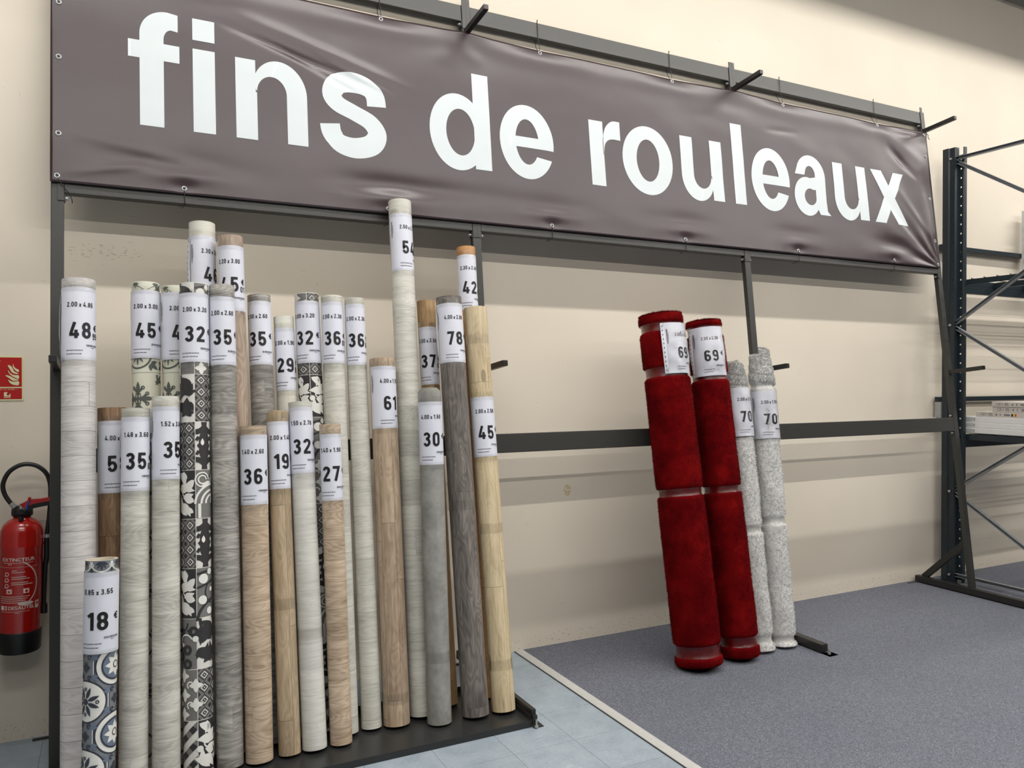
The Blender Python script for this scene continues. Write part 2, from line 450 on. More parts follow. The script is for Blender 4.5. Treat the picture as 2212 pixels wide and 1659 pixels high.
# ------------------------------------------------------------------ glyphs (built-in font), flat 2-D meshes
GL = {}
def glyph(ch, bold):
    key = (ch, bold)
    if key in GL: return GL[key]
    cu = bpy.data.curves.new('glyph', 'FONT')
    cu.body = ch; cu.size = 1.0; cu.offset = bold; cu.resolution_u = 5
    o = bpy.data.objects.new('glyph', cu)
    COL.objects.link(o)
    dg = bpy.context.evaluated_depsgraph_get(); dg.update()
    me = o.evaluated_get(dg).to_mesh()
    vs = [(v.co.x, v.co.y) for v in me.vertices]
    fs = [list(p.vertices) for p in me.polygons]
    o.evaluated_get(dg).to_mesh_clear()
    bpy.data.objects.remove(o); bpy.data.curves.remove(cu)
    xs = [v[0] for v in vs]; ys = [v[1] for v in vs]
    GL[key] = (vs, fs, min(xs), max(xs), min(ys), max(ys))
    return GL[key]
for ch in 'EXTINCURDSALF:PO':
    glyph(ch, 0.0); glyph(ch, 0.02)

def smooth_path(pts, n=7, closed=False):
    """Catmull-Rom curve through the points"""
    P = [Vector(p).to_2d() for p in pts]
    m = len(P); out = []
    rng = range(m) if closed else range(m - 1)
    for i in rng:
        if closed: a, b, c, d = P[(i - 1) % m], P[i], P[(i + 1) % m], P[(i + 2) % m]
        else: a, b, c, d = P[max(i - 1, 0)], P[i], P[i + 1], P[min(i + 2, m - 1)]
        for k in range(n):
            t = k / n
            out.append(0.5 * ((2 * b) + (c - a) * t + (2 * a - 5 * b + 4 * c - d) * t * t + (3 * b - a - 3 * c + d) * t ** 3))
    if not closed: out.append(P[-1])
    return out

def arc_pts(cx, cy, rx, ry, a0, a1, n=10):
    return [(cx + rx * math.cos(math.radians(a0 + (a1 - a0) * k / n)), cy + ry * math.sin(math.radians(a0 + (a1 - a0) * k / n))) for k in range(n + 1)]

def stroke_mesh(path, w, closed=False):
    """quad strip of width w (number, or function of 0..1) along a polyline"""
    P = [Vector(p).to_2d() for p in path]
    m = len(P); vs = []; fs = []
    for i, p in enumerate(P):
        a = P[(i - 1) % m] if (closed or i > 0) else p
        b = P[(i + 1) % m] if (closed or i < m - 1) else p
        d1 = (p - a); d2 = (b - p)
        d1 = d1.normalized() if d1.length > 1e-9 else d2.normalized()
        d2 = d2.normalized() if d2.length > 1e-9 else d1
        n1 = Vector((-d1.y, d1.x)); n2 = Vector((-d2.y, d2.x))
        nn = n1 + n2
        nn = nn / max(0.35, nn.length) if nn.length < 0.7 else nn.normalized() / max(0.5, nn.normalized().dot(n1))
        ww = w(i / (m - 1)) if callable(w) else w
        vs += [p + nn * ww / 2, p - nn * ww / 2]
    for i in range(m if closed else m - 1):
        a, b = 2 * i, 2 * ((i + 1) % m)
        fs.append([a, a + 1, b + 1, b])
    return [tuple(v) for v in vs], fs

T_ = 0.155
def loop8(y0, y1, W_=0.5, t=T_):
    """upright stadium outline"""
    r = W_ / 2 - t / 2; ry = min(r * 1.15, (y1 - y0) / 2 - t / 2)
    c = W_ / 2
    return arc_pts(c, y1 - t / 2 - ry, r, ry, 0, 180, 9) + arc_pts(c, y0 + t / 2 + ry, r, ry, 180, 360, 9)
DIN = {
 '0': (0.50, [(loop8(0, 1), True)]),
 '1': (0.34, [([(0.26, 0), (0.26, 1.0)], False), ([(0.27, 0.93), (0.03, 0.76)], False)]),
 '2': (0.50, [(arc_pts(0.25, 0.735, 0.17, 0.187, 175, -20, 10) + [(0.36, 0.55), (0.10, 0.14), (0.10, 0.0776), (0.49, 0.0776)], False)]),
 '3': (0.50, [(arc_pts(0.245, 0.745, 0.165, 0.178, 165, -80, 10) + [(0.20, 0.535)], False), ([(0.20, 0.535)] + arc_pts(0.245, 0.30, 0.175, 0.223, 85, -165, 12), False)]),
 '4': (0.53, [([(0.30, 1.0), (0.075, 0.28), (0.075, 0.235), (0.53, 0.235)], False), ([(0.37, 0.0), (0.37, 0.52)], False)]),
 '5': (0.50, [([(0.46, 0.9224), (0.105, 0.9224), (0.085, 0.50)] + arc_pts(0.245, 0.325, 0.175, 0.247, 150, -165, 14), False)]),
 '6': (0.50, [(loop8(0, 0.62), True), ([(0.0776, 0.30), (0.0776, 0.70)] + arc_pts(0.25, 0.735, 0.172, 0.187, 180, 15, 9), False)]),
 '7': (0.48, [([(0.0, 0.9224), (0.40, 0.9224), (0.16, 0.0)], False)]),
 '8': (0.50, [(loop8(0, 0.585), True), (loop8(0.425, 1.0, 0.48), True)]),
 '9': (0.50, [(loop8(0.38, 1.0), True), ([(0.4224, 0.70), (0.4224, 0.30)] + arc_pts(0.25, 0.265, 0.172, 0.187, 0, -165, 9), False)]),
 '.': (0.16, [([(0.08, 0.0), (0.08, 0.16)], False)]),
 'x': (0.46, [([(0.06, 0.0), (0.40, 0.62)], False), ([(0.40, 0.0), (0.06, 0.62)], False)]),
 '€': (0.66, [(arc_pts(0.38, 0.5, 0.22, 0.41, 50, 310, 16), False), ([(0.0, 0.60), (0.48, 0.60)], False), ([(0.0, 0.40), (0.48, 0.40)], False)]),
}

class D2:
    """flat drawing: polygons and lettering in (u, v) metres."""
    def __init__(s): s.v = []; s.f = []; s.n = 0
    def add(s, vs, fs):
        n = len(s.v); s.n += 1
        s.v += [(p[0], p[1], (s.n % 6) * 0.00009) for p in vs]; s.f += [[i + n for i in f] for f in fs]
    def poly(s, outer, holes=()):
        loops = [[Vector((p[0], p[1], 0)) for p in outer]] + [[Vector((p[0], p[1], 0)) for p in h] for h in holes]
        tris = geometry.tessellate_polygon(loops)
        s.add([p for l in loops for p in l], [list(t) for t in tris])
    def rect(s, x0, y0, x1, y1): s.add([(x0, y0), (x1, y0), (x1, y1), (x0, y1)], [[0, 1, 2, 3]])
    def disc(s, c, r, n=20): s.add([(c[0] + r * math.cos(2 * math.pi * k / n), c[1] + r * math.sin(2 * math.pi * k / n)) for k in range(n)], [list(range(n))])
    def ring(s, c, r0, r1, a0=0.0, a1=360.0, n=24):
        vs = []; fs = []
        for k in range(n + 1):
            t = math.radians(a0 + (a1 - a0) * k / n)
            vs += [(c[0] + r0 * math.cos(t), c[1] + r0 * math.sin(t)), (c[0] + r1 * math.cos(t), c[1] + r1 * math.sin(t))]
        for k in range(n): fs.append([2 * k, 2 * k + 1, 2 * k + 3, 2 * k + 2])
        s.add(vs, fs)
    def leaf(s, p, ang, ln, wd, bend=0.0, n=8):
        t = math.radians(ang); dx, dy = math.cos(t), math.sin(t)
        L_, R_ = [], []
        for k in range(n + 1):
            q = k / n; w = wd * 0.5 * math.sin(math.pi * q ** 0.8); b = bend * math.sin(math.pi * q)
            cx = p[0] + dx * ln * q - dy * b; cy = p[1] + dy * ln * q + dx * b
            L_.append((cx - dy * w, cy + dx * w)); R_.append((cx + dy * w, cy - dx * w))
        s.add(L_ + R_, [[k, n + 1 + k, n + 2 + k, k + 1] for k in range(n)])
    def line(s, a, b, w):
        a = Vector(a).to_2d(); b = Vector(b).to_2d(); d = (b - a).normalized(); q = Vector((-d.y, d.x)) * w / 2
        s.add([a - q, b - q, b + q, a + q], [[0, 1, 2, 3]])
    def text(s, st, cx, cy, h, bold, xs=1.0, gap=0.06, ref='0', width=None, align='c'):
        g0 = glyph(ref, bold); sc = h / (g0[5] - g0[4]); y0 = g0[4]
        items = []; x = 0.0
        for ch in st:
            if ch == ' ':
                x += 0.26 * xs * sc; continue
            g = glyph(ch, bold)
            items.append((g, x)); x += (g[3] - g[2]) * sc * xs + gap * sc * xs
        tot = x - gap * sc * xs
        k = 1.0
        if width: k = width / tot; tot = width
        ox = cx - tot / 2 if align == 'c' else cx
        for g, gx in items:
            s.add([(ox + k * (gx + (p[0] - g[2]) * sc * xs), cy - h / 2 + (p[1] - y0) * sc) for p in g[0]], g[1])
    def din(s, st, cx, cy, h, width, gap=0.13, wt=1.0):
        """condensed figures, h tall, set to the given width"""
        x = 0.0; items = []
        for ch in st:
            if ch == ' ': x += 0.20; continue
            items.append((ch, x)); x += DIN[ch][0] + gap
        tot = x - gap; k = width / tot
        for ch, gx in items:
            for path, closed in DIN[ch][1]:
                vs, fs = stroke_mesh(path, T_ * wt, closed)
                s.add([(cx - width / 2 + (gx + p[0]) * k, cy - h / 2 + p[1] * h) for p in vs], fs)
    def mapped(s, fn, name, mat, parent, step=None, ystep=None):
        bm = bmesh.new()
        vv = [bm.verts.new(p) for p in s.v]
        for f in s.f:
            try: bm.faces.new([vv[i] for i in f])
            except ValueError: pass
        for ax, st in ((0, step), (1, ystep)):
            if not st: continue
            xs = [p[ax] for p in s.v]
            k = math.ceil(min(xs) / st)
            no = (1, 0, 0) if ax == 0 else (0, 1, 0)
            while k * st < max(xs):
                co = (k * st, 0, 0) if ax == 0 else (0, k * st, 0)
                bmesh.ops.bisect_plane(bm, geom=bm.verts[:] + bm.edges[:] + bm.faces[:], plane_co=co, plane_no=no)
                k += 1
        bm.verts.index_update()
        vs = [fn(v.co.x, v.co.y, v.co.z) for v in bm.verts]
        fs = [[v.index for v in f.verts] for f in bm.faces]
        bm.free()
        o = mesh_obj(name, vs, fs, mat, parent, smooth=True)
        if name != 'letter': o['kind'] = 'stuff'
        return o

# ------------------------------------------------------------------ the room
YW = 4.156
def struct(o):
    o['kind'] = 'structure'; return o
X0, X1, YF, ZC = -6.0, 14.0, -9.0, 5.7
def slab(name, x0, x1, y0, y1, z0, z1, mat, parent=None):
    b = MB(); b.box(x0, x1, y0, y1, z0, z1); return b.build(name, mat, parent, origin=((x0 + x1) / 2, (y0 + y1) / 2, z0))
struct(tag(slab('wall_back', X0, X1, YW, YW + 0.2, 0, ZC, MAT['wall']), 'cream painted wall behind the sales rack, lightly scuffed', 'wall'))
struct(tag(slab('wall_left', X0 - 0.2, X0, YF, YW + 0.2, 0, ZC, MAT['plainwall']), 'grey side wall left of the shop floor', 'wall'))
struct(tag(slab('wall_right', X1, X1 + 0.2, YF, YW + 0.2, 0, ZC, MAT['plainwall']), 'grey side wall right of the shop floor', 'wall'))
struct(tag(slab('wall_front', X0, X1, YF - 0.2, YF, 0, ZC, MAT['plainwall']), 'grey wall behind the viewer', 'wall'))
struct(tag(slab('ceiling', X0, X1, YF, YW, ZC, ZC + 0.2, MAT['ceil']), 'grey ceiling high over the shop floor', 'ceiling'))
XS = 2.134
floor = struct(tag(slab('floor', X0, X1, YF, YW, -0.20, -0.003, MAT['slab']), 'pale blue vinyl tile floor with fine joints', 'floor'))
TS = 0.3045
def tile_floor():
    base = {}
    gx = [1.8535 + TS * k for k in range(-9, 3)]
    gy = [3.018 + TS * k for k in range(-6, 6)]
    g = 0.0006
    for xa in gx:
        for ya in gy:
            xb = min(xa + TS, XS); yb = min(ya + TS, YW)
            if xb - xa < 0.01 or yb - ya < 0.01: continue
            key = (round(xb - xa, 4), round(yb - ya, 4))
            if key not in base:
                b = MB(); b.box(g, key[0] - g, g, key[1] - g, -0.003, 0.0, 0.0005)
                o = b.build('tile', MAT['tile'], floor)
                o['_o'] = (0, 0, 0)
                me = o.data
                for v in me.vertices: v.co += Vector(floor['_o'])
                base[key] = me
            else:
                o = bpy.data.objects.new('tile', base[key]); link(o, floor)
            o.location = Vector((xa, ya, 0)) - Vector(floor['_o'])
    # the rest of the tiled floor, beyond the tiles the photo tells apart
    b = MB()
    xl = gx[0]; yl = gy[0]
    b.box(X0, XS, YF, yl - g, -0.003, 0.0); b.box(X0, xl - g, yl, YW, -0.003, 0.0)
    o = b.build('tile_field', MAT['tile'], floor); o['kind'] = 'stuff'
tile_floor()
cp = MB(); cp.box(XS + 0.05, X1, YF, YW, -0.003, 0.004)
struct(tag(cp.build('floor_carpet', MAT['carpet'], origin=(6, 0, 0)), 'blue grey speckled floor covering right of the metal strip', 'floor'))
def threshold():
    prof = [(XS - 0.002, 0.0), (XS, 0.006), (XS + 0.012, 0.010), (XS + 0.016, 0.0085), (XS + 0.020, 0.010), (XS + 0.040, 0.0105), (XS + 0.053, 0.007), (XS + 0.055, 0.004), (XS + 0.055, -0.003), (XS - 0.002, -0.003)]
    n = len(prof)
    vs = [(x, YF, z) for x, z in prof] + [(x, YW - 0.002, z) for x, z in prof]
    fs = [[i, (i + 1) % n, n + (i + 1) % n, n + i] for i in range(n)] + [list(range(n)), list(range(2 * n - 1, n - 1, -1))]
    o = struct(tag(mesh_obj('trim_1', vs, fs, MAT['alu'], origin=(XS, 0, 0)), 'silver metal threshold strip between tiles and speckled floor', 'trim'))
    b = MB()
    b.box(XS - 0.0045, XS - 0.0022, YF, YW - 0.003, 0.0, 0.004)
    b.build('rubber_edge', MAT['black'], o)
threshold()

# ------------------------------------------------------------------ ceiling light strips
def light_strip(y, label, lip):
    r = root('light_strip', (4.0, y, ZL), label, 'ceiling light', 'linear lights under the ceiling')
    xa, xb = -2.0, 12.5
    b = MB(); b.box(xa, xb, y - 0.05, y + 0.05, ZL + 0.03, ZL + 0.09); b.build('housing', MAT['housing'], r)
    b = MB()                                   # shallow curved diffuser
    pr = [(-0.035, 0.028), (-0.024, 0.0205), (0.0, 0.0175), (0.024, 0.0205), (0.035, 0.028)]
    b.add([(xx, y + q[0], ZL + q[1]) for xx in (xa, xb) for q in pr], [[i, i + 5, i + 6, i + 1] for i in range(4)])
    b.build('diffuser', MAT['lamp'], r)
    if lip:
        b = MB(); b.box(xa, xb, y + 0.05, y + 0.254, ZL + 0.031, ZL + 0.035); b.box(xa, xb, y + 0.25, y + 0.254, ZL + 0.028 - lip, ZL + 0.031); b.build('added_shade_wing', MAT['housing'], r)  # added wing and lip, shaped to cut this strip's light off the upper wall
    for xx in (-1.5, 1.5, 4.5, 8.5, 11.5):
        b = MB(); b.tube([(xx, y, ZL + 0.09), (xx, y, ZC)], 0.004, 6); b.build('hanger', MAT['zinc'], r)
for i, y in enumerate(ROWS):
    light_strip(y, ['linear ceiling light strip nearest the back wall', 'second linear ceiling light strip from the back wall', 'third linear ceiling light strip from the back wall', 'fourth linear ceiling light strip from the back wall', 'linear ceiling light strip farthest from the back wall'][i], 0.111 if i == 0 else 0.0)

# ------------------------------------------------------------------ the leaning sales rack
A = math.atan(0.1207)
SA, CA = math.sin(A), math.cos(A)
def FP(x, s, out=0.0):
    """point of the leaning front plane: s metres up the slope, out metres in front of it"""
    return Vector((x, 3.667 + s * SA - out * CA, s * CA + out * SA))
LEAN = Matrix(((1, 0, 0, 0), (0, -CA, SA, 3.667), (0, SA, CA, 0), (0, 0, 0, 1)))   # (x, out, s) -> world
def sz(z): return z / CA
UX = [-0.205, 1.800, 3.775, 5.760]
rack = root('display_rack', (2.8, 3.667, 0), 'dark steel leaning display rack holding the banner and the rolls', 'display rack')
def rpart(name, boxes, mat=None, parent=None, bev=0.003):
    b = MB()
    for (x0, x1, o0, o1, s0, s1) in boxes:
        b.box(x0, x1, o0, o1, s0, s1, bev, LEAN)
    return b.build(name, mat or MAT['frame'], parent or rack)
for i, ux in enumerate(UX):
    rpart('upright', [(ux - 0.025, ux + 0.025, -0.034, 0.0, sz(0.045), sz(3.745))])
    # foot on the floor, running from the wall to the front
    fx = ux - 0.052 if i else ux - 0.025
    f0, f1, z0, z1 = fx + 0.0, fx + 0.05, 0.012, 0.058
    if i == 1: f0, f1, z0, z1 = 1.7445, 1.7675, 0.034, 0.080
    b = MB(); b.box(f0, f1, 3.29 if i != 1 else 3.222, 4.125, z0, z1, 0.002)
    if i == 1: b.box(1.7445, 1.7665, 3.205, 3.223, 0.012, 0.058, 0.002)
    b.build('foot', MAT['frame_black'], rack)
    b = MB(); b.box(f0 + 0.004, f1 + 0.03, 3.235 if i != 1 else 3.20, 3.30, 0.0005, 0.004, 0.0005); b.build('base_plate', MAT['frame_black'], rack)
    b = MB(); b.box(f0 - 0.09, f1 - 0.01, 4.108, 4.128, 0.0005, 0.006, 0.001); b.build('base_plate', MAT['frame_black'], rack)
    b = MB(); bx = (f0 + f1) / 2 + (0.012 if i != 1 else 0.002); by = 3.268 if i != 1 else 3.2
    b.tube([(bx, by, 0.004), (bx, by, 0.04)], 0.005, 8); b.tube([(bx, by, 0.004), (bx, by, 0.013)], 0.010, 6); b.build('bolt', MAT['zinc'], rack)
    # diagonal brace foot -> upright
    b = MB()
    p0 = Vector((ux - 0.005, 4.075, 0.05)); p1 = Vector((ux - 0.005, 3.735, 0.385))
    d = (p1 - p0); ln = d.length; d.normalize(); q = Vector((1, 0, 0)); w = d.cross(q)
    mt = Matrix(((q.x, w.x, d.x, p0.x), (q.y, w.y, d.y, p0.y), (q.z, w.z, d.z, p0.z), (0, 0, 0, 1)))
    b.box(-0.018, 0.018, -0.022, 0.022, 0, ln, 0.002, mt); b.build('brace', MAT['frame_black'], rack)
    # hooked arms
    for s_, ln in ((sz(1.675), 0.262), (sz(3.588), 0.262)):
        a = rpart('hook_arm', [(ux - 0.015, ux + 0.015, 0.0, ln, s_ - 0.015, s_ + 0.015)], MAT['frame_black'])
        rpart('end_cap', [(ux - 0.0135, ux + 0.0135, ln, ln + 0.003, s_ - 0.0135, s_ + 0.0135)], MAT['black'], a, 0.001)
BAYS = [(UX[0], UX[1]), (UX[1], UX[2]), (UX[2], UX[3])]
for k, (xa, xb) in enumerate(BAYS):
    a, c = xa + 0.026, xb - 0.026
    rpart('lower_beam', [(a, c, -0.040, 0.003, sz(2.438), sz(2.489))])
    rpart('crossbar', [(a, c, -0.045, 0.0, sz(1.224), sz(1.327))])
    rpart('top_beam', [(a, c, -0.030, -0.001, sz(3.645), sz(3.741))])
    for (px, sg) in ((xa, 1), (xb, -1)):
        e0, e1 = (px, px + 0.0245) if sg > 0 else (px - 0.0245, px)
        if k == 0 and sg > 0: e0, e1 = px + 0.001, px + 0.026
        for (s0, s1) in ((2.403, 2.492), (3.604, 3.78)):
            rpart('end_plate', [(e0, e1, 0.0, 0.004, sz(s0), sz(s1))], None, None, 0.0008)
        for (s_, dz) in ((2.418, 0), (3.632, 0), (1.212, 0), (1.342, 0)):
            xq = px + sg * 0.040
            rpart('bracket_ear', [(min(px + sg * 0.026, px + sg * 0.030), max(px + sg * 0.026, px + sg * 0.030), -0.030, 0.0, sz(s_) - 0.016, sz(s_) + 0.016)], MAT['frame_black'], None, 0.0006)
            b = MB(); p = FP(px + sg * 0.030, sz(s_), -0.015)
            b.tube([p, p + Vector((sg * 0.010, 0, 0))], 0.009, 6); b.tube([p, p + Vector((sg * 0.016, 0, 0))], 0.004, 6)
            b.build('bolt', MAT['zinc'], rack)

def tray():
    r = root('base_tray', (0.75, 3.45, 0), 'black steel base tray under the vinyl rolls', 'tray')
    b = MB(); b.box(-0.15, 1.742, 3.223, 3.68, 0.027, 0.031); b.build('tray_floor', MAT['tray'], r)
    b = MB(); b.box(-0.15, 1.742, 3.219, 3.2228, 0.001, 0.0315, 0.0008); b.build('front_lip', MAT['tray'], r)
    b = MB(); b.box(1.7385, 1.742, 3.224, 3.68, 0.0312, 0.056, 0.0005); b.build('side_lip', MAT['tray'], r)
    b = MB(); b.box(-0.15, 1.742, 3.676, 3.680, 0.0312, 0.060, 0.0005); b.build('back_lip', MAT['tray'], r)
    for xx in (0.0, 0.6, 1.2, 1.7):
        b = MB(); b.box(xx - 0.02, xx + 0.02, 3.26, 3.66, 0.0005, 0.0268); b.build('runner', MAT['tray'], r)
tray()

# ------------------------------------------------------------------ banner
BX0, BX1 = -0.232, 5.757
BS0, BS1 = sz(2.481), sz(3.570)
TIES_T = [0.316, 1.292, 2.263, 3.241, 4.214, 5.189]
TIES_B = [0.307, 1.290, 2.276, 3.254, 4.241, 5.226]
def gauss(x, w): return math.exp(-(x / w) ** 2)
def bdisp(x, s):
    t = (s - BS0) / (BS1 - BS0)                 # 0 bottom .. 1 top
    top = BS1 - s; bot = s - BS0
    d = 0.0
    # top edge: pulled back at the ties, rolling forward between uprights
    for a in TIES_T:
        d -= 0.010 * gauss(x - a, 0.20) * math.exp(-top / 0.035)
        d += 0.006 * gauss(x - a, 0.42) * gauss(top - 0.075, 0.05)
    for a in UX:
        d += 0.008 * gauss(x - a, 0.10) * math.exp(-top / 0.05)
        d -= 0.005 * gauss(x - a, 0.30) * gauss(top - 0.09, 0.05)
    # bottom grommets: dimples with a crest above
    for a in TIES_B:
        rr = math.hypot((x - a) / 1.6, bot - 0.03)
        d -= 0.006 * gauss(rr, 0.032)
        d += 0.006 * gauss(x - a, 0.17) * gauss(bot - 0.085, 0.035)
        d -= 0.005 * gauss(x - a, 0.24) * gauss(bot - 0.15, 0.05)
    # bulge over the tallest roll
    d += 0.009 * gauss(x - 1.33, 0.13) * gauss(bot - 0.06, 0.09)
    d -= 0.007 * gauss(x - 1.45, 0.40) * gauss(bot - 0.16, 0.05)
    # folds fanning out of the lower right corner
    ax, as_ = BX1 - x, bot
    rr = math.hypot(ax, as_)
    th = math.atan2(as_, max(ax, 1e-4))
    d += 0.0075 * math.sin(th * 15.0 + 0.6) * math.exp(-rr / 0.75) * min(1, rr / 0.12)
    d += 0.006 * gauss(th - 0.62, 0.07) * math.exp(-abs(rr - 0.5) / 0.45)
    # slanting folds right of the first letters, right end
    def fold(x0, s0, x1, s1, w, a):
        vx, vs = x1 - x0, s1 - s0; L = math.hypot(vx, vs); vx /= L; vs /= L
        q = (x - x0) * vx + (s - s0) * vs; e = -(x - x0) * vs + (s - s0) * vx
        k = max(0.0, min(1.0, q / L)); m_ = math.sin(math.pi * k) if 0 < q < L else 0.0
        return a * m_ * gauss(e, w)
    d += fold(0.45, sz(3.36), 1.25, sz(3.14), 0.018, -0.008) + fold(0.5, sz(3.43), 1.5, sz(3.16), 0.03, 0.006)
    d += fold(0.75, sz(3.28), 1.2, sz(3.08), 0.012, -0.004) + fold(0.9, sz(3.30), 1.4, sz(3.10), 0.012, 0.004)
    d += fold(5.25, sz(3.42), 5.62, sz(3.16), 0.03, -0.010) + fold(5.15, sz(3.52), 5.72, sz(3.30), 0.05, 0.007)
    d += fold(5.35, sz(3.53), 5.75, sz(3.56), 0.03, -0.008) + fold(5.3, sz(3.10), 5.70, sz(2.70), 0.03, 0.008)
    d += fold(1.66, sz(3.53), 1.9, sz(3.40), 0.05, 0.004) + fold(4.0, sz(3.34), 4.35, sz(3.36), 0.02, -0.003)
    d += fold(-0.2, sz(2.72), 0.5, sz(2.60), 0.03, 0.004) + fold(-0.2, sz(2.52), 0.25, sz(2.62), 0.02, 0.003)
    d += 0.0045 * (noise.noise(Vector((x * 1.3, s * 2.3, 3.1)))) + 0.0014 * noise.noise(Vector((x * 5.0, s * 9.0, 7.7)))
    return d
def BP(x, s, out=0.0):
    return FP(x, s, 0.017 + bdisp(x, s) + out)
def edge_top(x):      # scalloped top edge
    k = 0.0
    for a in TIES_T: k -= 0.0
    for a, b in zip([BX0] + UX[1:3], UX[1:3] + [BX1]):
        if a <= x <= b: k -= 0.010 * math.sin(math.pi * (x - a) / (b - a))
    return k
banner = root('banner', (2.76, 3.97, 2.48), 'long plum brown vinyl banner with white lettering tied to the rack', 'banner')
def banner_letter(d, ch, x0, w):
    """bold grotesque lower-case letters; heights in metres of z on the banner, widths from x0"""
    b, xh, asc = sz(2.784), sz(3.188) - sz(2.784), sz(3.336) - sz(2.784)
    ov = 0.018; t = 0.100; th = 0.086
    def pl(pts): d.poly([(x0 + x, b + y) for x, y in pts])
    def strip(outer, inner):
        n = len(outer); d.add([(x0 + x, b + y) for x, y in outer + inner], [[i, i + 1, n + i + 1, n + i] for i in range(n - 1)])
    def R_(xa, ya, xb, yb): d.rect(x0 + xa, b + ya, x0 + xb, b + yb)
    def E(cx, cy, rx, ry, a0, a1, n=22): return arc_pts(cx, cy, rx, ry, a0, a1, n)
    if ch == 'l': R_(0, 0, w, asc)
    elif ch == 'i':
        R_(0, 0, w, xh + 0.004); R_(0, asc - 0.102, w, asc + 0.006)
    elif ch in 'nu':
        def arch(o, i_):
            if ch == 'n': return o, i_
            return [(w - x, xh - y) for x, y in o], [(w - x, xh - y) for x, y in i_]
        if ch == 'n': R_(0, 0, t - 0.006, xh)
        else: R_(w - t + 0.006, 0, w, xh)
        ry = 0.170; cy = xh + ov - 0.004 - ry
        o = [(w, 0)] + E(w - 0.138, cy, 0.138, ry, 0, 90) + E(w - 0.138, cy + 0.02, 0.125, ry - 0.02, 90, 172, 12)
        i_ = [(w - t, 0)] + E(w - t - 0.0715, cy - 0.005, 0.0715, ry - th + 0.005, 0, 90) + E(w - t - 0.0715, cy - 0.005, 0.0715, ry - th + 0.005, 90, 178, 12)
        o, i_ = arch(o, i_); strip(o, i_)
        if ch == 'n': R_(0, 0, t, xh * 0.6)
        else: R_(w - t, xh * 0.4, w, xh)
    elif ch == 'o':
        cy = xh / 2
        strip(E(w / 2, cy, w / 2, cy + ov, 0, 360, 48), E(w / 2, cy, w / 2 - t - 0.006, cy + ov - th, 0, 360, 48))
    elif ch == 'd':
        cy = xh / 2 - 0.002; rx = (w - 0.03) / 2
        R_(w - t, 0, w, asc)
        strip(E(rx, cy, rx, cy + ov, 14, 346, 48), E(w / 2, cy, w / 2 - t + 0.003, cy + ov - th, 8, 352, 48))
    elif ch == 'e':
        cy = xh / 2; c0, c1 = xh * 0.415, xh * 0.60
        o = E(w / 2, cy, w / 2, cy + ov, -9.5, 334, 52); i_ = E(w / 2, cy, w / 2 - t, cy + ov - th, -14, 322, 52)
        strip(o, i_)
        R_(0.06, c0, w - 0.0035, c0 + 0.062)
    elif ch == 's':
        pts = [(w * 0.845, xh * 0.655), (w * 0.82, xh * 0.80), (w * 0.69, xh * 0.90), (w * 0.48, xh * 0.932), (w * 0.26, xh * 0.885), (w * 0.175, xh * 0.74), (w * 0.26, xh * 0.62), (w * 0.50, xh * 0.53), (w * 0.74, xh * 0.43), (w * 0.84, xh * 0.285), (w * 0.75, xh * 0.135), (w * 0.51, xh * 0.065), (w * 0.28, xh * 0.10), (w * 0.16, xh * 0.22), (w * 0.13, xh * 0.345)]
        p = smooth_path(pts, 6)
        vs, fs = stroke_mesh(p, lambda q: 0.098 - 0.012 * math.cos(q * 4 * math.pi) * (1 if 0.1 < q < 0.9 else -0.4))
        d.add([(x0 + v[0], b + v[1]) for v in vs], fs)
    elif ch == 'r':
        R_(0, 0, t, xh)
        o = [(t * 0.9, xh * 0.70), (t, xh * 0.78)] + smooth_path([(t, xh * 0.78), (t + 0.022, xh * 0.925), (t + 0.068, xh + 0.010), (w, xh + 0.014)], 6)
        i_ = [(t * 0.9, xh * 0.45), (t, xh * 0.50)] + smooth_path([(t, xh * 0.50), (t + 0.014, xh * 0.665), (t + 0.055, xh * 0.742), (w, xh * 0.745)], 6)
        strip([(a[0], a[1]) for a in o], [(a[0], a[1]) for a in i_])
    elif ch == 'f':
        s0, s1 = 0.048, 0.150
        R_(s0, 0, s1, xh * 0.99)
        o = [(s0, xh * 0.9)] + E(s0 + 0.118, asc - 0.112, 0.118, 0.122, 180, 90, 12) + [(w - 0.006, asc + 0.004)]
        i_ = [(s1, xh * 0.9)] + E(s1 + 0.034, asc - 0.128, 0.034, 0.052, 180, 90, 12) + [(w - 0.006, asc - 0.080)]
        strip(o, i_)
        R_(0, xh - 0.084, w, xh)
    elif ch == 'a':
        rs = w - 0.036
        o = [(rs, 0.085)] + E(w * 0.49, xh - 0.132, rs - w * 0.49, 0.150, 0, 180, 24)[:22]
        i_ = [(rs - t, 0.085)] + E(w * 0.47, xh - 0.122, rs - t - w * 0.47, 0.062, 0, 180, 24)[:22]
        o = o[:-1] + [(0.016, xh * 0.680)]; i_ = i_[:-1] + [(0.108, xh * 0.680)]
        strip(o, i_)
        pl([(rs - t, 0.10), (rs, 0.10), (rs + 0.006, 0.03), (w, 0.0), (w - 0.105, 0.0), (rs - t + 0.004, 0.05)])
        # bowl and the band joining it to the stem
        cb = 0.122
        ob = E(w * 0.36, cb, w * 0.36, 0.140, 75, 345, 30); ib = E(rs / 2, cb, rs / 2 - t + 0.002, 0.060, 60, 350, 30)
        strip(ob, ib)
        pl([ob[0], (rs - t + 0.012, xh * 0.665), (rs - t + 0.012, xh * 0.44), ib[0]])
    elif ch == 'x':
        k = 0.118
        pl([(0, xh), (k, xh), (w, 0), (w - k, 0)])
        pl([(0, 0), (w - k, xh), (w, xh), (k, 0)])

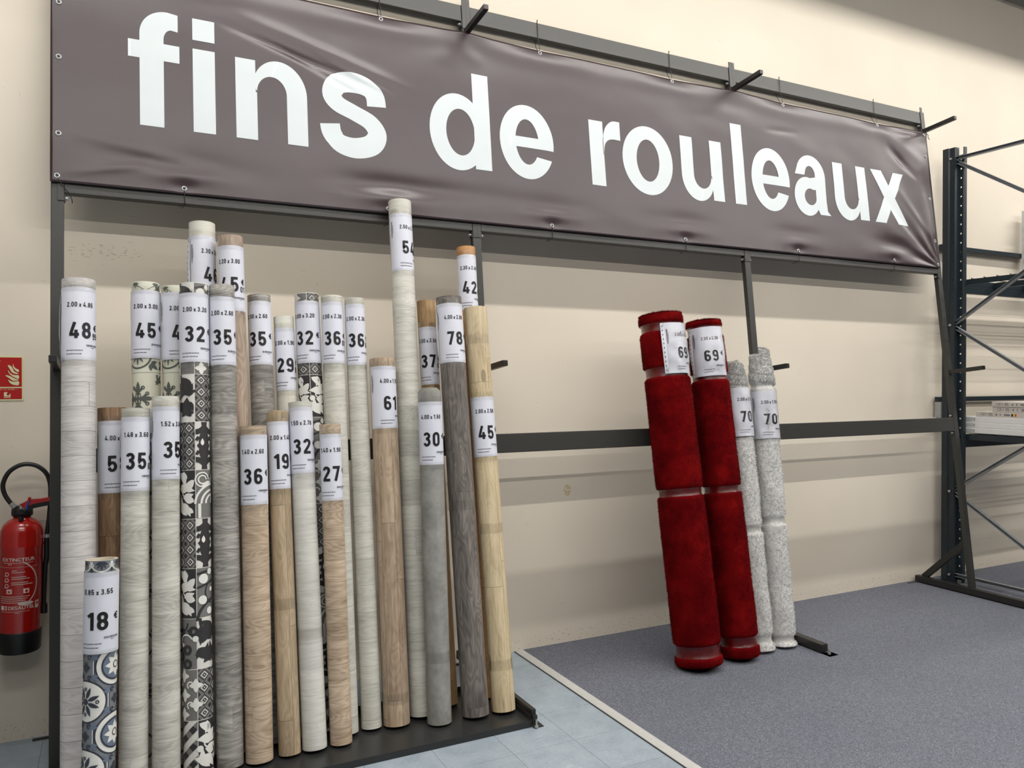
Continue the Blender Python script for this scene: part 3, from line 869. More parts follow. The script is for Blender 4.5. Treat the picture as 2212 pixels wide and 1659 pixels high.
def build_banner():
    nx, ns = 480, 96
    vs = []; fs = []
    for j in range(ns + 1):
        for i in range(nx + 1):
            x = BX0 + (BX1 - BX0) * i / nx
            top = BS1 + edge_top(x)
            s = BS0 + (top - BS0) * j / ns
            vs.append(BP(x, s))
    for j in range(ns):
        for i in range(nx):
            a = j * (nx + 1) + i
            fs.append([a, a + 1, a + nx + 2, a + nx + 1])
    o = mesh_obj('sheet', vs, fs, MAT['banner'], banner, smooth=True)
    sm = o.modifiers.new('thickness', 'SOLIDIFY'); sm.thickness = 0.0012; sm.offset = -1
    LET = [('f', .075, .293, 2.785, 3.347), ('i', .351, .450, 2.785, 3.342), ('n', .543, .886, 2.783, 3.198), ('s', .953, 1.302, 2.764, 3.202),
           ('d', 1.542, 1.907, 2.764, 3.336), ('e', 1.965, 2.316, 2.762, 3.206), ('r', 2.571, 2.797, 2.783, 3.196), ('o', 2.806, 3.190, 2.764, 3.202),
           ('u', 3.260, 3.605, 2.766, 3.187), ('l', 3.700, 3.797, 2.785, 3.335), ('e', 3.858, 4.210, 2.766, 3.203), ('a', 4.250, 4.596, 2.763, 3.198),
           ('u', 4.648, 4.991, 2.766, 3.183), ('x', 5.051, 5.425, 2.781, 3.190)]
    for ch, x0, x1, z0, z1 in LET:
        d = D2()
        banner_letter(d, ch, x0, x1 - x0)
        o = d.mapped(lambda u, v, e: BP(u, v, 0.0015 + e), 'letter', MAT['vwhite'], banner, 0.0125, 0.0115)
        o['label'] = 'white printed letter ' + ch
    def grommet(x, s):
        b = MB(); c = BP(x, s, 0.001); n = Vector((0, -CA, SA))
        b.lathe(c, [(0.006, 0.0), (0.0062, 0.002), (0.009, 0.003), (0.012, 0.002), (0.0125, 0.0)], 18, n)
        b.build('grommet', MAT['zinc'], banner)
        b = MB(); b.lathe(c, [(0.0001, 0.0006), (0.0063, 0.0006)], 14, n); b.build('grommet_hole', MAT['tie'], banner)
    for x in [BX0 + 0.03] + TIES_T + [BX1 - 0.03]: grommet(x, sz(3.545))
    for x in TIES_B + [BX1 - 0.025]: grommet(x, sz(2.508))
    grommet(BX0 + 0.026, sz(2.508))
    for z in (2.698, 3.047, 3.30): grommet(BX0 + 0.031, sz(z))
    for z in (2.694, 3.03, 3.372): grommet(BX1 - 0.032, sz(z))
    def tie(pts, r=0.0017):
        b = MB(); b.tube(pts, r, 6); b.build('cable_tie', MAT['tie'], banner)
    for x in TIES_T:
        p = BP(x, sz(3.545), 0.002)
        tie([p, FP(x, sz(3.60), 0.012), FP(x + 0.001, sz(3.642), 0.004), FP(x + 0.002, sz(3.745), 0.0035), FP(x + 0.002, sz(3.7455), -0.0345), FP(x + 0.0, sz(3.640), -0.0345), FP(x - 0.012, sz(3.585), -0.005), FP(x - 0.001, sz(3.549), 0.008)])
        tie([FP(x + 0.002, sz(3.747), 0.001), FP(x + 0.004, sz(3.757), 0.004)], 0.003)
    for x in TIES_B:
        p = BP(x, sz(2.508), 0.002)
        tie([p, BP(x, sz(2.486), 0.004), FP(x + 0.001, sz(2.462), 0.009), FP(x + 0.003, sz(2.4335), 0.007), FP(x - 0.004, sz(2.4315), -0.03), FP(x - 0.010, sz(2.431), -0.044)])
        tie([FP(x + 0.002, sz(2.4325), 0.006), FP(x - 0.024, sz(2.424), -0.004)], 0.0014)
    tie([BP(BX0 + 0.026, sz(2.508), 0.002), FP(-0.190, sz(2.475), 0.012), FP(-0.160, sz(2.438), 0.008), FP(-0.150, sz(2.415), -0.01), FP(-0.149, sz(2.405), -0.03)])
    tie([FP(BX1 - 0.03, sz(3.55), 0.012), FP(5.752, sz(3.561), 0.020), FP(5.757, sz(3.566), 0.020)], 0.003)
    tie([FP(5.755, sz(3.564), 0.020), FP(5.768, sz(3.545), 0.028), FP(5.762, sz(3.53), 0.028), FP(5.772, sz(3.508), 0.03)], 0.0026)
build_banner()

# ------------------------------------------------------------------ rolls of vinyl flooring
# foot x y z, top x y z, radius
POS = {
    'R1': (-0.117, 3.420, 0.032, -0.117, 3.700, 2.029, 0.0638),
    'R2': (-0.049, 3.280, 0.032, -0.033, 3.350, 0.946, 0.0562),
    'R3': (0.010, 3.540, 0.032, 0.005, 3.710, 1.502, 0.0586),
    'R4': (0.071, 3.385, 0.032, 0.090, 3.570, 1.503, 0.0544),
    'R5': (0.189, 3.385, 0.032, 0.202, 3.570, 1.550, 0.0544),
    'R6a': (0.134, 3.540, 0.032, 0.136, 3.800, 2.040, 0.0576),
    'R6b': (0.258, 3.530, 0.032, 0.255, 3.785, 2.028, 0.0582),
    'R7': (0.310, 3.400, 0.032, 0.319, 3.650, 2.030, 0.0585),
    'R8': (0.432, 3.400, 0.032, 0.433, 3.650, 2.030, 0.0544),
    'R9': (0.375, 3.555, 0.032, 0.374, 3.870, 2.334, 0.0584),
    'R10': (0.512, 3.525, 0.032, 0.485, 3.775, 2.268, 0.0567),
    'R11': (0.636, 3.540, 0.032, 0.617, 3.820, 2.011, 0.0535),
    'R12': (0.546, 3.390, 0.032, 0.550, 3.560, 1.419, 0.0571),
    'R13': (0.670, 3.390, 0.032, 0.663, 3.620, 1.473, 0.0477),
    'R14': (0.749, 3.540, 0.032, 0.730, 3.820, 1.916, 0.0475),
    'R15': (0.863, 3.560, 0.032, 0.837, 3.815, 2.028, 0.0565),
    'R16': (0.775, 3.390, 0.032, 0.766, 3.630, 1.517, 0.0539),
    'R17': (0.890, 3.390, 0.032, 0.887, 3.570, 1.418, 0.0487),
    'R18': (0.939, 3.475, 0.032, 0.948, 3.775, 2.018, 0.0530),
    'R19': (1.054, 3.480, 0.032, 1.054, 3.760, 2.011, 0.0480),
    'R20': (1.167, 3.460, 0.032, 1.169, 3.680, 1.720, 0.0628),
    'R21': (1.305, 3.500, 0.032, 1.323, 3.870, 2.531, 0.0597),
    'R22': (1.463, 3.560, 0.032, 1.455, 3.840, 2.024, 0.0498),
    'R23': (1.350, 3.390, 0.032, 1.360, 3.540, 1.562, 0.0580),
    'R24': (1.530, 3.380, 0.032, 1.516, 3.680, 2.031, 0.0655),
    'R25': (1.677, 3.560, 0.032, 1.689, 3.860, 2.322, 0.0515),
    'R26': (1.671, 3.370, 0.032, 1.659, 3.670, 1.985, 0.0594),
    'red1': (2.938, 3.445, 0.000, 2.920, 3.785, 1.998, 0.1330),
    'red2': (3.247, 3.450, 0.000, 3.245, 3.780, 1.969, 0.1111),
    'grey1': (3.452, 3.500, 0.000, 3.462, 3.755, 1.720, 0.0755),
    'grey2': (3.632, 3.500, 0.000, 3.676, 3.750, 1.790, 0.0760),
}
class Roll:
    def __init__(s, key, seam=150.0, th=0.0030, turns=5.0, tele=0.0):
        x0, y0, z0, x1, y1, z1, r = POS[key]
        s.B = Vector((x0, y0, z0)); s.T = Vector((x1, y1, z1)); s.r = r
        s.a = (s.T - s.B).normalized()
        # the leaning foot rests on its rear rim
        tilt = math.sqrt(max(0.0, 1 - s.a.z ** 2))
        s.B = s.B + s.a * (r * tilt + 0.0003) / s.a.z
        s.L = (s.T - s.B).length
        mid = s.B + s.a * s.L * 0.5
        f = (CAM - mid); f = f - s.a * f.dot(s.a)
        s.f = f.normalized(); s.n = s.a.cross(s.f).normalized()
        s.seam = math.radians(seam); s.pitch = th * 1.12; s.th = th; s.turns = turns; s.tele = tele
    def R(s, t):
        while t > s.seam: t -= 2 * math.pi
        while t <= s.seam - 2 * math.pi: t += 2 * math.pi
        return s.r - s.pitch * (s.seam - t) / (2 * math.pi)
    def P(s, t, v, off=0.0):
        R = s.R(t) + off
        return s.B + s.a * v + (s.f * math.cos(t) + s.n * math.sin(t)) * R
    def U(s, u, v, off=0.0):
        return s.P(u / s.r, v, off)

def sheet(R, mat, parent):
    """one long sheet rolled up: printed outside, backing inside, edges showing at both ends"""
    nseg = int(R.turns * 36); nv = max(6, int(R.L / 0.11))
    vs = []; fs = []; uv = []; mi = []; sm = []
    ring = []
    for k in range(nseg + 1):
        t = R.seam - 2 * math.pi * R.turns * k / nseg
        rad = R.r - R.pitch * (R.seam - t) / (2 * math.pi)
        tp = R.L + R.tele * (R.seam - t) / (2 * math.pi)
        d = R.f * math.cos(t) + R.n * math.sin(t)
        ring.append((t, R.B + d * rad, R.B + d * rad + R.a * tp, R.B + d * (rad - R.th) + R.a * tp, R.B + d * (rad - R.th), tp))
    def quad(pts, uvs, m, s_):
        n = len(vs); vs.extend(pts); fs.append([n, n + 1, n + 2, n + 3]); uv.append(uvs); mi.append(m); sm.append(s_)
    w = 2 * (nv + 1)
    for (t, ob, ot, it, ib, tp) in ring:
        for j in range(nv + 1): vs.extend([ob + (ot - ob) * (j / nv), ib + (it - ib) * (j / nv)])
    for k in range(nseg):
        ua, ub = ring[k][0] * R.r, ring[k + 1][0] * R.r
        ta, tb = ring[k][5], ring[k + 1][5]
        for j in range(nv):
            a = w * k + 2 * j; b = w * (k + 1) + 2 * j; q0, q1 = j / nv, (j + 1) / nv
            fs.append([a, a + 2, b + 2, b]); uv.append([(ua, ta * q0), (ua, ta * q1), (ub, tb * q1), (ub, tb * q0)]); mi.append(0); sm.append(True)
            fs.append([a + 1, b + 1, b + 3, a + 3]); uv.append([(ua, ta * q0), (ub, tb * q0), (ub, tb * q1), (ua, ta * q1)]); mi.append(1); sm.append(True)
    for k in range(nseg):
        A_, B_ = ring[k], ring[k + 1]
        quad([A_[2], A_[3], B_[3], B_[2]], [(0, 0)] * 4, 1, False)
        quad([A_[1], B_[1], B_[4], A_[4]], [(0, 0)] * 4, 1, False)
    for k in (0, nseg):
        A_ = ring[k]; quad([A_[1], A_[2], A_[3], A_[4]], [(0, 0)] * 4, 1, False)
    return mesh_obj('sheet', vs, fs, [mat, MAT['back']], parent, uv=uv, mi=mi, smooth=sm)

def band(R, v0, v1, t0, t1, off, name, mat, parent, nt_=None, nv=1, wob=0.0, rfun=None):
    """a strip wrapped round the roll between angles t0..t1 (radians) and heights v0..v1"""
    nt_ = nt_ or max(8, int(abs(t1 - t0) / 0.16))
    vs = []; fs = []; uv = []
    for j in range(nv + 1):
        for i in range(nt_ + 1):
            t = t0 + (t1 - t0) * i / nt_; v = v0 + (v1 - v0) * j / nv
            o = off + (wob * noise.noise(Vector((t * 3, v * 30, R.B.x * 10))) if wob else 0.0)
            vs.append(rfun(t, v, o) if rfun else R.P(t, v, o))
    for j in range(nv):
        for i in range(nt_):
            a = j * (nt_ + 1) + i
            q = [a, a + 1, a + nt_ + 2, a + nt_ + 1]
            fs.append(q)
            uv.append([((t0 + (t1 - t0) * (k % (nt_ + 1)) / nt_) * R.r, v0 + (v1 - v0) * (k // (nt_ + 1)) / nv) for k in q])
    return mesh_obj(name, vs, fs, mat, parent, uv=uv, smooth=True)

SHW, SHH = 0.105, 0.297       # half width and height of a printed sheet
def price_label(R, parent, top, phi, dims, price, cents=None, tapes=True, sleeve=False, off=0.0006, surf=None, tape_w=1.15):
    """printed A4 sheet taped round the roll; phi = angle of its text centre from the viewer's side"""
    c0 = phi * R.r - 0.008                      # sheet centre along the circumference
    surf = surf or (lambda u, v, o: R.U(u, v, o))
    rf = lambda t, v, o: surf(t * R.r, v, o)
    bot = top - SHH
    lab = band(R, bot, top, (c0 - SHW) / R.r, (c0 + SHW) / R.r, off, 'price_label', MAT['paper'], parent, 42, 26, 0.0004, rf)
    vc = (top + bot) / 2
    d = D2()
    d.din(dims, c0 + 0.008, vc + 0.077, 0.0195, 0.101, 0.15, 1.0)
    d.din(price, c0 + 0.008, vc - 0.029, 0.065, (0.080 if '1' not in price else 0.069), 0.17, 1.14)
    d.din('€', c0 + 0.074, vc - 0.015, 0.027, 0.020)
    if cents: d.din(cents, c0 + 0.071, vc - 0.050, 0.026, 0.026, 0.16)
    d.mapped(lambda u, v, e: surf(u, v, off + 0.0013 + e), 'print', MAT['ink'], lab, 0.010)
    d = D2()
    rnd = random.Random(hash((dims, price)) & 1023)
    # bar codes and the two lines of small print
    x = c0 + 0.030
    while x < c0 + 0.082:
        w = rnd.choice((0.0009, 0.0014, 0.0022)); d.rect(x, vc - 0.094, x + w, vc - 0.086); x += w + rnd.choice((0.0008, 0.0013))
    y = vc + 0.025
    while y < vc + 0.108:
        w = rnd.choice((0.0009, 0.0014, 0.0022)); d.rect(c0 - 0.092, y, c0 - 0.084, y + w); y += w + rnd.choice((0.0008, 0.0013))
    d.rect(c0 - 0.082, vc + 0.045, c0 - 0.0805, vc + 0.09)
    for yy, wd in ((vc - 0.112, 0.062), (vc - 0.1265, 0.056)):
        x = c0 - 0.045
        while x < c0 - 0.045 + wd:
            w = rnd.uniform(0.004, 0.011); d.rect(x, yy, x + w, yy + 0.0028); x += w + 0.0016
    d.rect(c0 + 0.052, vc - 0.0995, c0 + 0.066, vc - 0.098)
    d.mapped(lambda u, v, e: surf(u, v, off + 0.0013 + e), 'small_print', MAT['ink_grey'], lab, 0.010)
    if tapes:
        for (a, b) in ((top - 0.016, top + 0.026), (bot - 0.022, bot + 0.014)):
            band(R, a, b, phi * 0.3 - tape_w, phi * 0.3 + tape_w, off + 0.0018, 'tape', MAT['tape'], parent, 26, 5, 0.0012, rf)
    if sleeve:
        e = (c0 - SHW) / R.r
        w = 0.016 / R.r
        fl = lambda t, v, o: surf(t * R.r, v, o + 0.007 * math.sin(math.pi * (v - bot) / SHH) * min(1, max(0, (e + w - t) / w)))
        st = band(R, bot, top, e - w, e + w * 0.4, off + 0.0012, 'sleeve_edge', MAT['paper'], lab, 5, 16, 0.0015, fl)
        d = D2()
        k = 0
        while k < 11:
            y = bot + 0.018 + k * 0.026; u = c0 - SHW - 0.006
            d.add([(u + 0.0026 * math.cos(q * math.pi / 4), y + 0.0044 * math.sin(q * math.pi / 4)) for q in range(8)], [list(range(8))]); k += 1
        d.rect(c0 - SHW + 0.001, bot, c0 - SHW + 0.0022, top)
        d.mapped(lambda u, v, e: fl(u / R.r, v, off + 0.0032 + e), 'punch_holes', MAT['ink'], lab)
    return lab

# ---- printed tile patterns, drawn flat and wrapped on
def fleur(d, c, sz_, ang=90.0):
    t = math.radians(ang)
    def q(x, y): return (c[0] + sz_ * (x * math.sin(t) + y * math.cos(t)), c[1] + sz_ * (-x * math.cos(t) + y * math.sin(t)))
    d.leaf(q(0, -0.05), ang, sz_ * 0.62, sz_ * 0.26)
    for s_ in (-1, 1):
        d.leaf(q(0.03 * s_, -0.05), ang - s_ * 38, sz_ * 0.44, sz_ * 0.16, -s_ * sz_ * 0.05)
        d.ring(q(0.30 * s_, 0.18), sz_ * 0.05, sz_ * 0.12, 0, 360, 12)
        d.leaf(q(0.02 * s_, -0.10), ang - s_ * 130, sz_ * 0.26, sz_ * 0.10)
    d.line(q(-0.17, -0.06), q(0.17, -0.06), sz_ * 0.07)
    d.leaf(q(0, -0.06), ang + 180, sz_ * 0.34, sz_ * 0.16)
def palmette(d, c, ang, ln, n=5, spread=75, wd=0.22):
    for k in range(n):
        a = ang + spread * (k / (n - 1) - 0.5) * 2 if n > 1 else ang
        d.leaf(c, a, ln * (1 - 0.25 * abs(k / (n - 1) - 0.5) * 2), ln * wd)

def pattern_cream(R, parent):
    g = D2(); P_ = 0.2; v0 = 0.02
    ncol = 2; w = 2 * math.pi * R.r / ncol
    lo, hi = -math.pi * R.r, math.pi * R.r
    for j in range(0, 11):
        y = v0 + j * P_
        if y + 0.12 > R.L: break
        for i in range(-1, 2):
            x = -0.035 + i * w
            if x < lo - 0.02 or x > hi + 0.02: continue
            if j % 2 == 1:
                [fleur(g, (x + 0.026 * math.cos(math.radians(q)), y + 0.088 + 0.034 * math.sin(math.radians(q))), 0.072, q) for q in (0, 90, 180, 270)]; g.disc((x, y + 0.088), 0.010, 10)
                fleur(g, (x + w * 0.5, y + 0.165), 0.06, 50); fleur(g, (x + w * 0.5, y + 0.03), 0.06, 310)
            else:
                c = (x, y + 0.075)
                g.ring(c, 0.052, 0.060, 0, 360, 30)
                palmette(g, c, 90, 0.046); palmette(g, c, 270, 0.046); g.disc(c, 0.008)
                for a in (35, 145, 215, 325):
                    e = (c[0] + 0.066 * math.cos(math.radians(a)), c[1] + 0.066 * math.sin(math.radians(a)))
                    palmette(g, e, a, 0.042, 3, 55, 0.42)
            g.rect(x - w / 2, y - 0.0006, x + w / 2, y + 0.0006)
    top = R.L
    for x in (-0.045, 0.045):
        palmette(g, (x, top - 0.006), 270, 0.026, 5, 70, 0.28)
    g.line((-0.045, top - 0.012), (0.005, top - 0.045), 0.0026); g.line((0.045, top - 0.012), (-0.005, top - 0.045), 0.0026)
    g.mapped(lambda u, v, e: R.U(u, v, 0.0004 + e), 'printed_pattern', MAT['p_green'], parent, 0.011)

def pattern_patch(R, parent, flip=0):
    K, Gy, Wh = D2(), D2(), D2()
    P_ = 0.2; v0 = 0.012
    C0 = ['tri', 'cross', 'hearts', 'leafW', 'diamond', 'leafW', 'diamond', 'leafB', 'ogee', 'leafB', 'tri2']
    C1 = ['leafW', 'diamond', 'leafB', 'dots', 'lens', 'ogee', 'lens', 'diamond', 'cross', 'dots', 'tri2']
    wmax = math.pi * R.r
    def cell(kind, x0, x1, y0, y1):
        w, h = x1 - x0, y1 - y0; cx, cy = (x0 + x1) / 2, (y0 + y1) / 2
        def p(a, b): return (x0 + a * w, y0 + b * h)
        if kind == 'diamond':
            Gy.rect(x0, y0, x1, y1)
            n = max(1, round(w / 0.05)); m_ = 4
            for i in range(n):
                for j in range(m_):
                    c = (x0 + (i + 0.5) * w / n, y0 + (j + 0.5) * h / m_); a, b = w / n / 2, h / m_ / 2
                    for k, (q0, q1) in enumerate(((0.98, 0.82), (0.62, 0.46), (0.28, 0.0))):
                        outer = [(c[0] + a * q0, c[1]), (c[0], c[1] + b * q0), (c[0] - a * q0, c[1]), (c[0], c[1] - b * q0)]
                        T_ = K if k != 1 else Wh
                        if q1 > 0:
                            inner = [(c[0] + a * q1, c[1]), (c[0], c[1] + b * q1), (c[0] - a * q1, c[1]), (c[0], c[1] - b * q1)]
                            vs = outer + inner; T_.add(vs, [[i_, (i_ + 1) % 4, 4 + (i_ + 1) % 4, 4 + i_] for i_ in range(4)])
                        else:
                            T_.add(outer, [[0, 1, 2, 3]])
                            Wh.add([(c[0] - a * 0.12, c[1]), (c[0], c[1] - b * 0.12), (c[0] + a * 0.12, c[1]), (c[0], c[1] + b * 0.12)], [[0, 1, 2, 3]])
                    for sx, sy in ((1, 1), (-1, 1), (1, -1), (-1, -1)):
                        K.add([(c[0] + sx * a, c[1] + sy * b), (c[0] + sx * a * 0.55, c[1] + sy * b), (c[0] + sx * a, c[1] + sy * b * 0.55)], [[0, 1, 2]])
        elif kind == 'lens':
            for (ca, cb) in ((0, 0), (1, 0), (0, 1), (1, 1)):
                c = p(ca, cb)
                a0 = {(0, 0): 0, (1, 0): 90, (1, 1): 180, (0, 1): 270}[(ca, cb)]
                K.ring(c, 0.030, 0.052, a0, a0 + 90, 8)
            K.leaf((cx, cy - 0.02), 90, 0.1, 0.05); K.leaf((cx, cy + 0.02), 270, 0.1, 0.05)
            K.leaf((cx - 0.005, cy), 0, w * 0.5, 0.04); K.leaf((cx + 0.005, cy), 180, w * 0.5, 0.04)
            Wh.leaf((cx - 0.01, cy), 90, 0.03, 0.016)
            for (a, b) in ((0.1, 0.35), (0.1, 0.65), (0.9, 0.35), (0.9, 0.65)):
                K.line(p(a - 0.06, b - 0.04), p(a + 0.06, b + 0.04), 0.012)
        elif kind == 'leafB':
            for (a, b, an, l, wd, bd) in ((0.2, 0.95, 300, 0.10, 0.040, 0.02), (0.75, 0.85, 240, 0.09, 0.034, -0.02), (0.15, 0.5, 20, 0.08, 0.036, 0.02), (0.85, 0.42, 200, 0.08, 0.036, 0.02), (0.3, 0.1, 70, 0.09, 0.034, -0.02), (0.8, 0.1, 100, 0.08, 0.036, 0.02)):
                K.leaf(p(a, b), an, l, wd, bd)
            for (a, b, an, l, wd, bd) in ((0.5, 0.62, 135, 0.06, 0.026, 0.012), (0.5, 0.62, 45, 0.055, 0.024, -0.012), (0.5, 0.40, 225, 0.06, 0.026, -0.012), (0.52, 0.40, 315, 0.055, 0.024, 0.012), (0.05, 0.80, 350, 0.045, 0.022, 0), (0.98, 0.62, 190, 0.045, 0.022, 0), (0.08, 0.25, 30, 0.05, 0.022, 0), (0.98, 0.18, 170, 0.05, 0.022, 0)):
                K.leaf(p(a, b), an, l, wd, bd)
            K.ring(p(0.1, 0.05), 0.060, 0.070, 10, 95, 14); K.ring(p(0.95, 0.95), 0.055, 0.066, 170, 280, 14)
            for (a, b) in ((0.45, 0.75), (0.6, 0.3), (0.35, 0.35)): K.disc(p(a, b), 0.010, 12)
        elif kind == 'leafW':
            K.rect(x0, y0, x1, y1)
            for (a, b, an, l, wd, bd) in ((0.05, 0.95, 310, 0.07, 0.034, 0.012), (0.05, 0.62, 20, 0.07, 0.036, -0.012), (0.1, 0.3, 320, 0.08, 0.036, 0.012), (0.95, 0.8, 210, 0.06, 0.030, 0.01), (0.6, 0.06, 110, 0.085, 0.034, 0.016), (0.95, 0.35, 160, 0.05, 0.03, 0.0)):
                Wh.leaf(p(a, b), an, l, wd, bd)
            for (a, b, an, l, wd, bd) in ((0.45, 0.98, 260, 0.05, 0.026, 0.008), (0.5, 0.72, 200, 0.05, 0.024, 0.008), (0.5, 0.70, 330, 0.05, 0.024, -0.008), (0.4, 0.42, 20, 0.05, 0.026, 0), (0.35, 0.20, 160, 0.045, 0.024, 0), (0.9, 0.60, 170, 0.04, 0.02, 0), (0.92, 0.12, 150, 0.05, 0.024, 0)):
                Wh.leaf(p(a, b), an, l, wd, bd)
            Wh.disc(p(0.08, 0.45), 0.013, 12); Wh.ring(p(0.55, 0.55), 0.016, 0.022, 0, 250, 14)
        elif kind == 'dots':
            Gy.rect(x0, y0, x1, y1)
            for (a, b, r_) in ((0.35, 0.78, 0.020), (0.3, 0.35, 0.018), (0.72, 0.12, 0.015), (0.75, 0.92, 0.013), (0.85, 0.55, 0.010)): Wh.disc(p(a, b), r_, 18)
            K.ring(p(1.2, -0.1), 0.085, 0.096, 95, 175, 16); K.ring(p(1.1, 0.5), 0.045, 0.052, 100, 250, 14)
            K.line(p(0, 0.88), p(1, 0.97), 0.010); K.line(p(0, 0.60), p(1, 0.72), 0.008)
        elif kind == 'ogee':
            Gy.rect(x0, y0, x1, y1)
            for rr in (0.030, 0.050, 0.074): Wh.ring(p(1.0, 0.30), rr, rr + 0.009, 90, 180, 14)
            for rr in (0.014, 0.026): Wh.ring(p(0.35, 0.80), rr, rr + 0.006, 0, 300, 16)
            K.ring(p(0.7, 0.95), 0.018, 0.026, 180, 350, 12); Wh.leaf(p(0.9, 0.75), 200, 0.05, 0.02)
            Wh.rect(p(0.1, 0)[0], y0, p(0.1, 0)[0] + 0.012, p(0, 0.3)[1])
        elif kind == 'hearts':
            Gy.rect(x0, y0, x1, y1)
            for (a, b) in ((0.55, 0.38), (0.55, 0.10), (0.2, 0.72), (0.85, 0.75), (0.15, 0.25)):
                K.ring(p(a, b), 0.008, 0.021, 0, 360, 14); K.line(p(a - 0.3, b + 0.02), p(a - 0.05, b), 0.008)
            K.ring(p(0.2, 0.92), 0.030, 0.038, 200, 360, 14); Wh.ring(p(0.5, 0.55), 0.024, 0.030, 20, 200, 14); Wh.disc(p(0.3, 0.48), 0.008, 10); Wh.disc(p(0.95, 0.6), 0.012, 12); Gy.ring(p(0.9, 0.62), 0.036, 0.044, 90, 250, 14)
        elif kind == 'cross':
            Gy.rect(x0, y0, x1, y1)
            for (a, b) in ((0.35, 0.88), (0.4, 0.5), (0.35, 0.12), (0.95, 0.69), (0.95, 0.31)):
                c = p(a, b)
                for an in (0, 90, 180, 270): Wh.leaf(c, an, 0.028, 0.020)
                Wh.disc(c, 0.008, 10)
            for (a, b) in ((0.1, 0.7), (0.7, 0.7), (0.1, 0.3), (0.7, 0.3)): Wh.ring(p(a, b), 0.010, 0.016, 0, 240, 12)
        else:
            n = max(2, round(w / 0.034)); m_ = 6
            for i in range(n):
                for j in range(m_):
                    ax, bx = x0 + i * w / n, x0 + (i + 1) * w / n; ay, by = y0 + j * h / m_, y0 + (j + 1) * h / m_
                    mx = (ax + bx) / 2; my = (ay + by) / 2
                    if (i + j) % 2:
                        K.add([(ax, ay), (bx, ay), (mx, my)], [[0, 1, 2]]); Gy.add([(bx, ay), (bx, by), (mx, my)], [[0, 1, 2]])
                    else:
                        Gy.add([(ax, ay), (mx, my), (ax, by)], [[0, 1, 2]]); K.add([(ax, by), (mx, my), (bx, by)], [[0, 1, 2]])
    for j in range(11):
        y0 = v0 + j * P_; y1 = min(y0 + P_, R.L - 0.002)
        if y1 - y0 < 0.02: break
        m_ = 0.0016
        for (xa, xb, lst) in ((-wmax + 0.004, 0.0, C0), (0.0, wmax - 0.03, C1)):
            kind = lst[(j + flip) % len(lst)]
            if flip and j == 8: kind = 'diamond'
            if flip and j == 7: kind = 'leafW'
            if kind in ('diamond', 'tri', 'tri2'):
                cell(kind, xa + m_, xb - m_, y0 + m_, y1 - m_)
            else:
                xm = (xa + xb) / 2
                cell(kind, xa + m_, xm, y0 + m_, y1 - m_); cell(kind, xm, xb - m_, y0 + m_, y1 - m_)
    Gy.mapped(lambda u, v, e: R.U(u, v, 0.0003 + e), 'printed_pattern', MAT['p_grey'], parent, 0.012)
    K.mapped(lambda u, v, e: R.U(u, v, 0.0010 + e), 'printed_pattern', MAT['p_dark'], parent, 0.012)
    Wh.mapped(lambda u, v, e: R.U(u, v, 0.0017 + e), 'printed_pattern', MAT['p_white'], parent, 0.012)

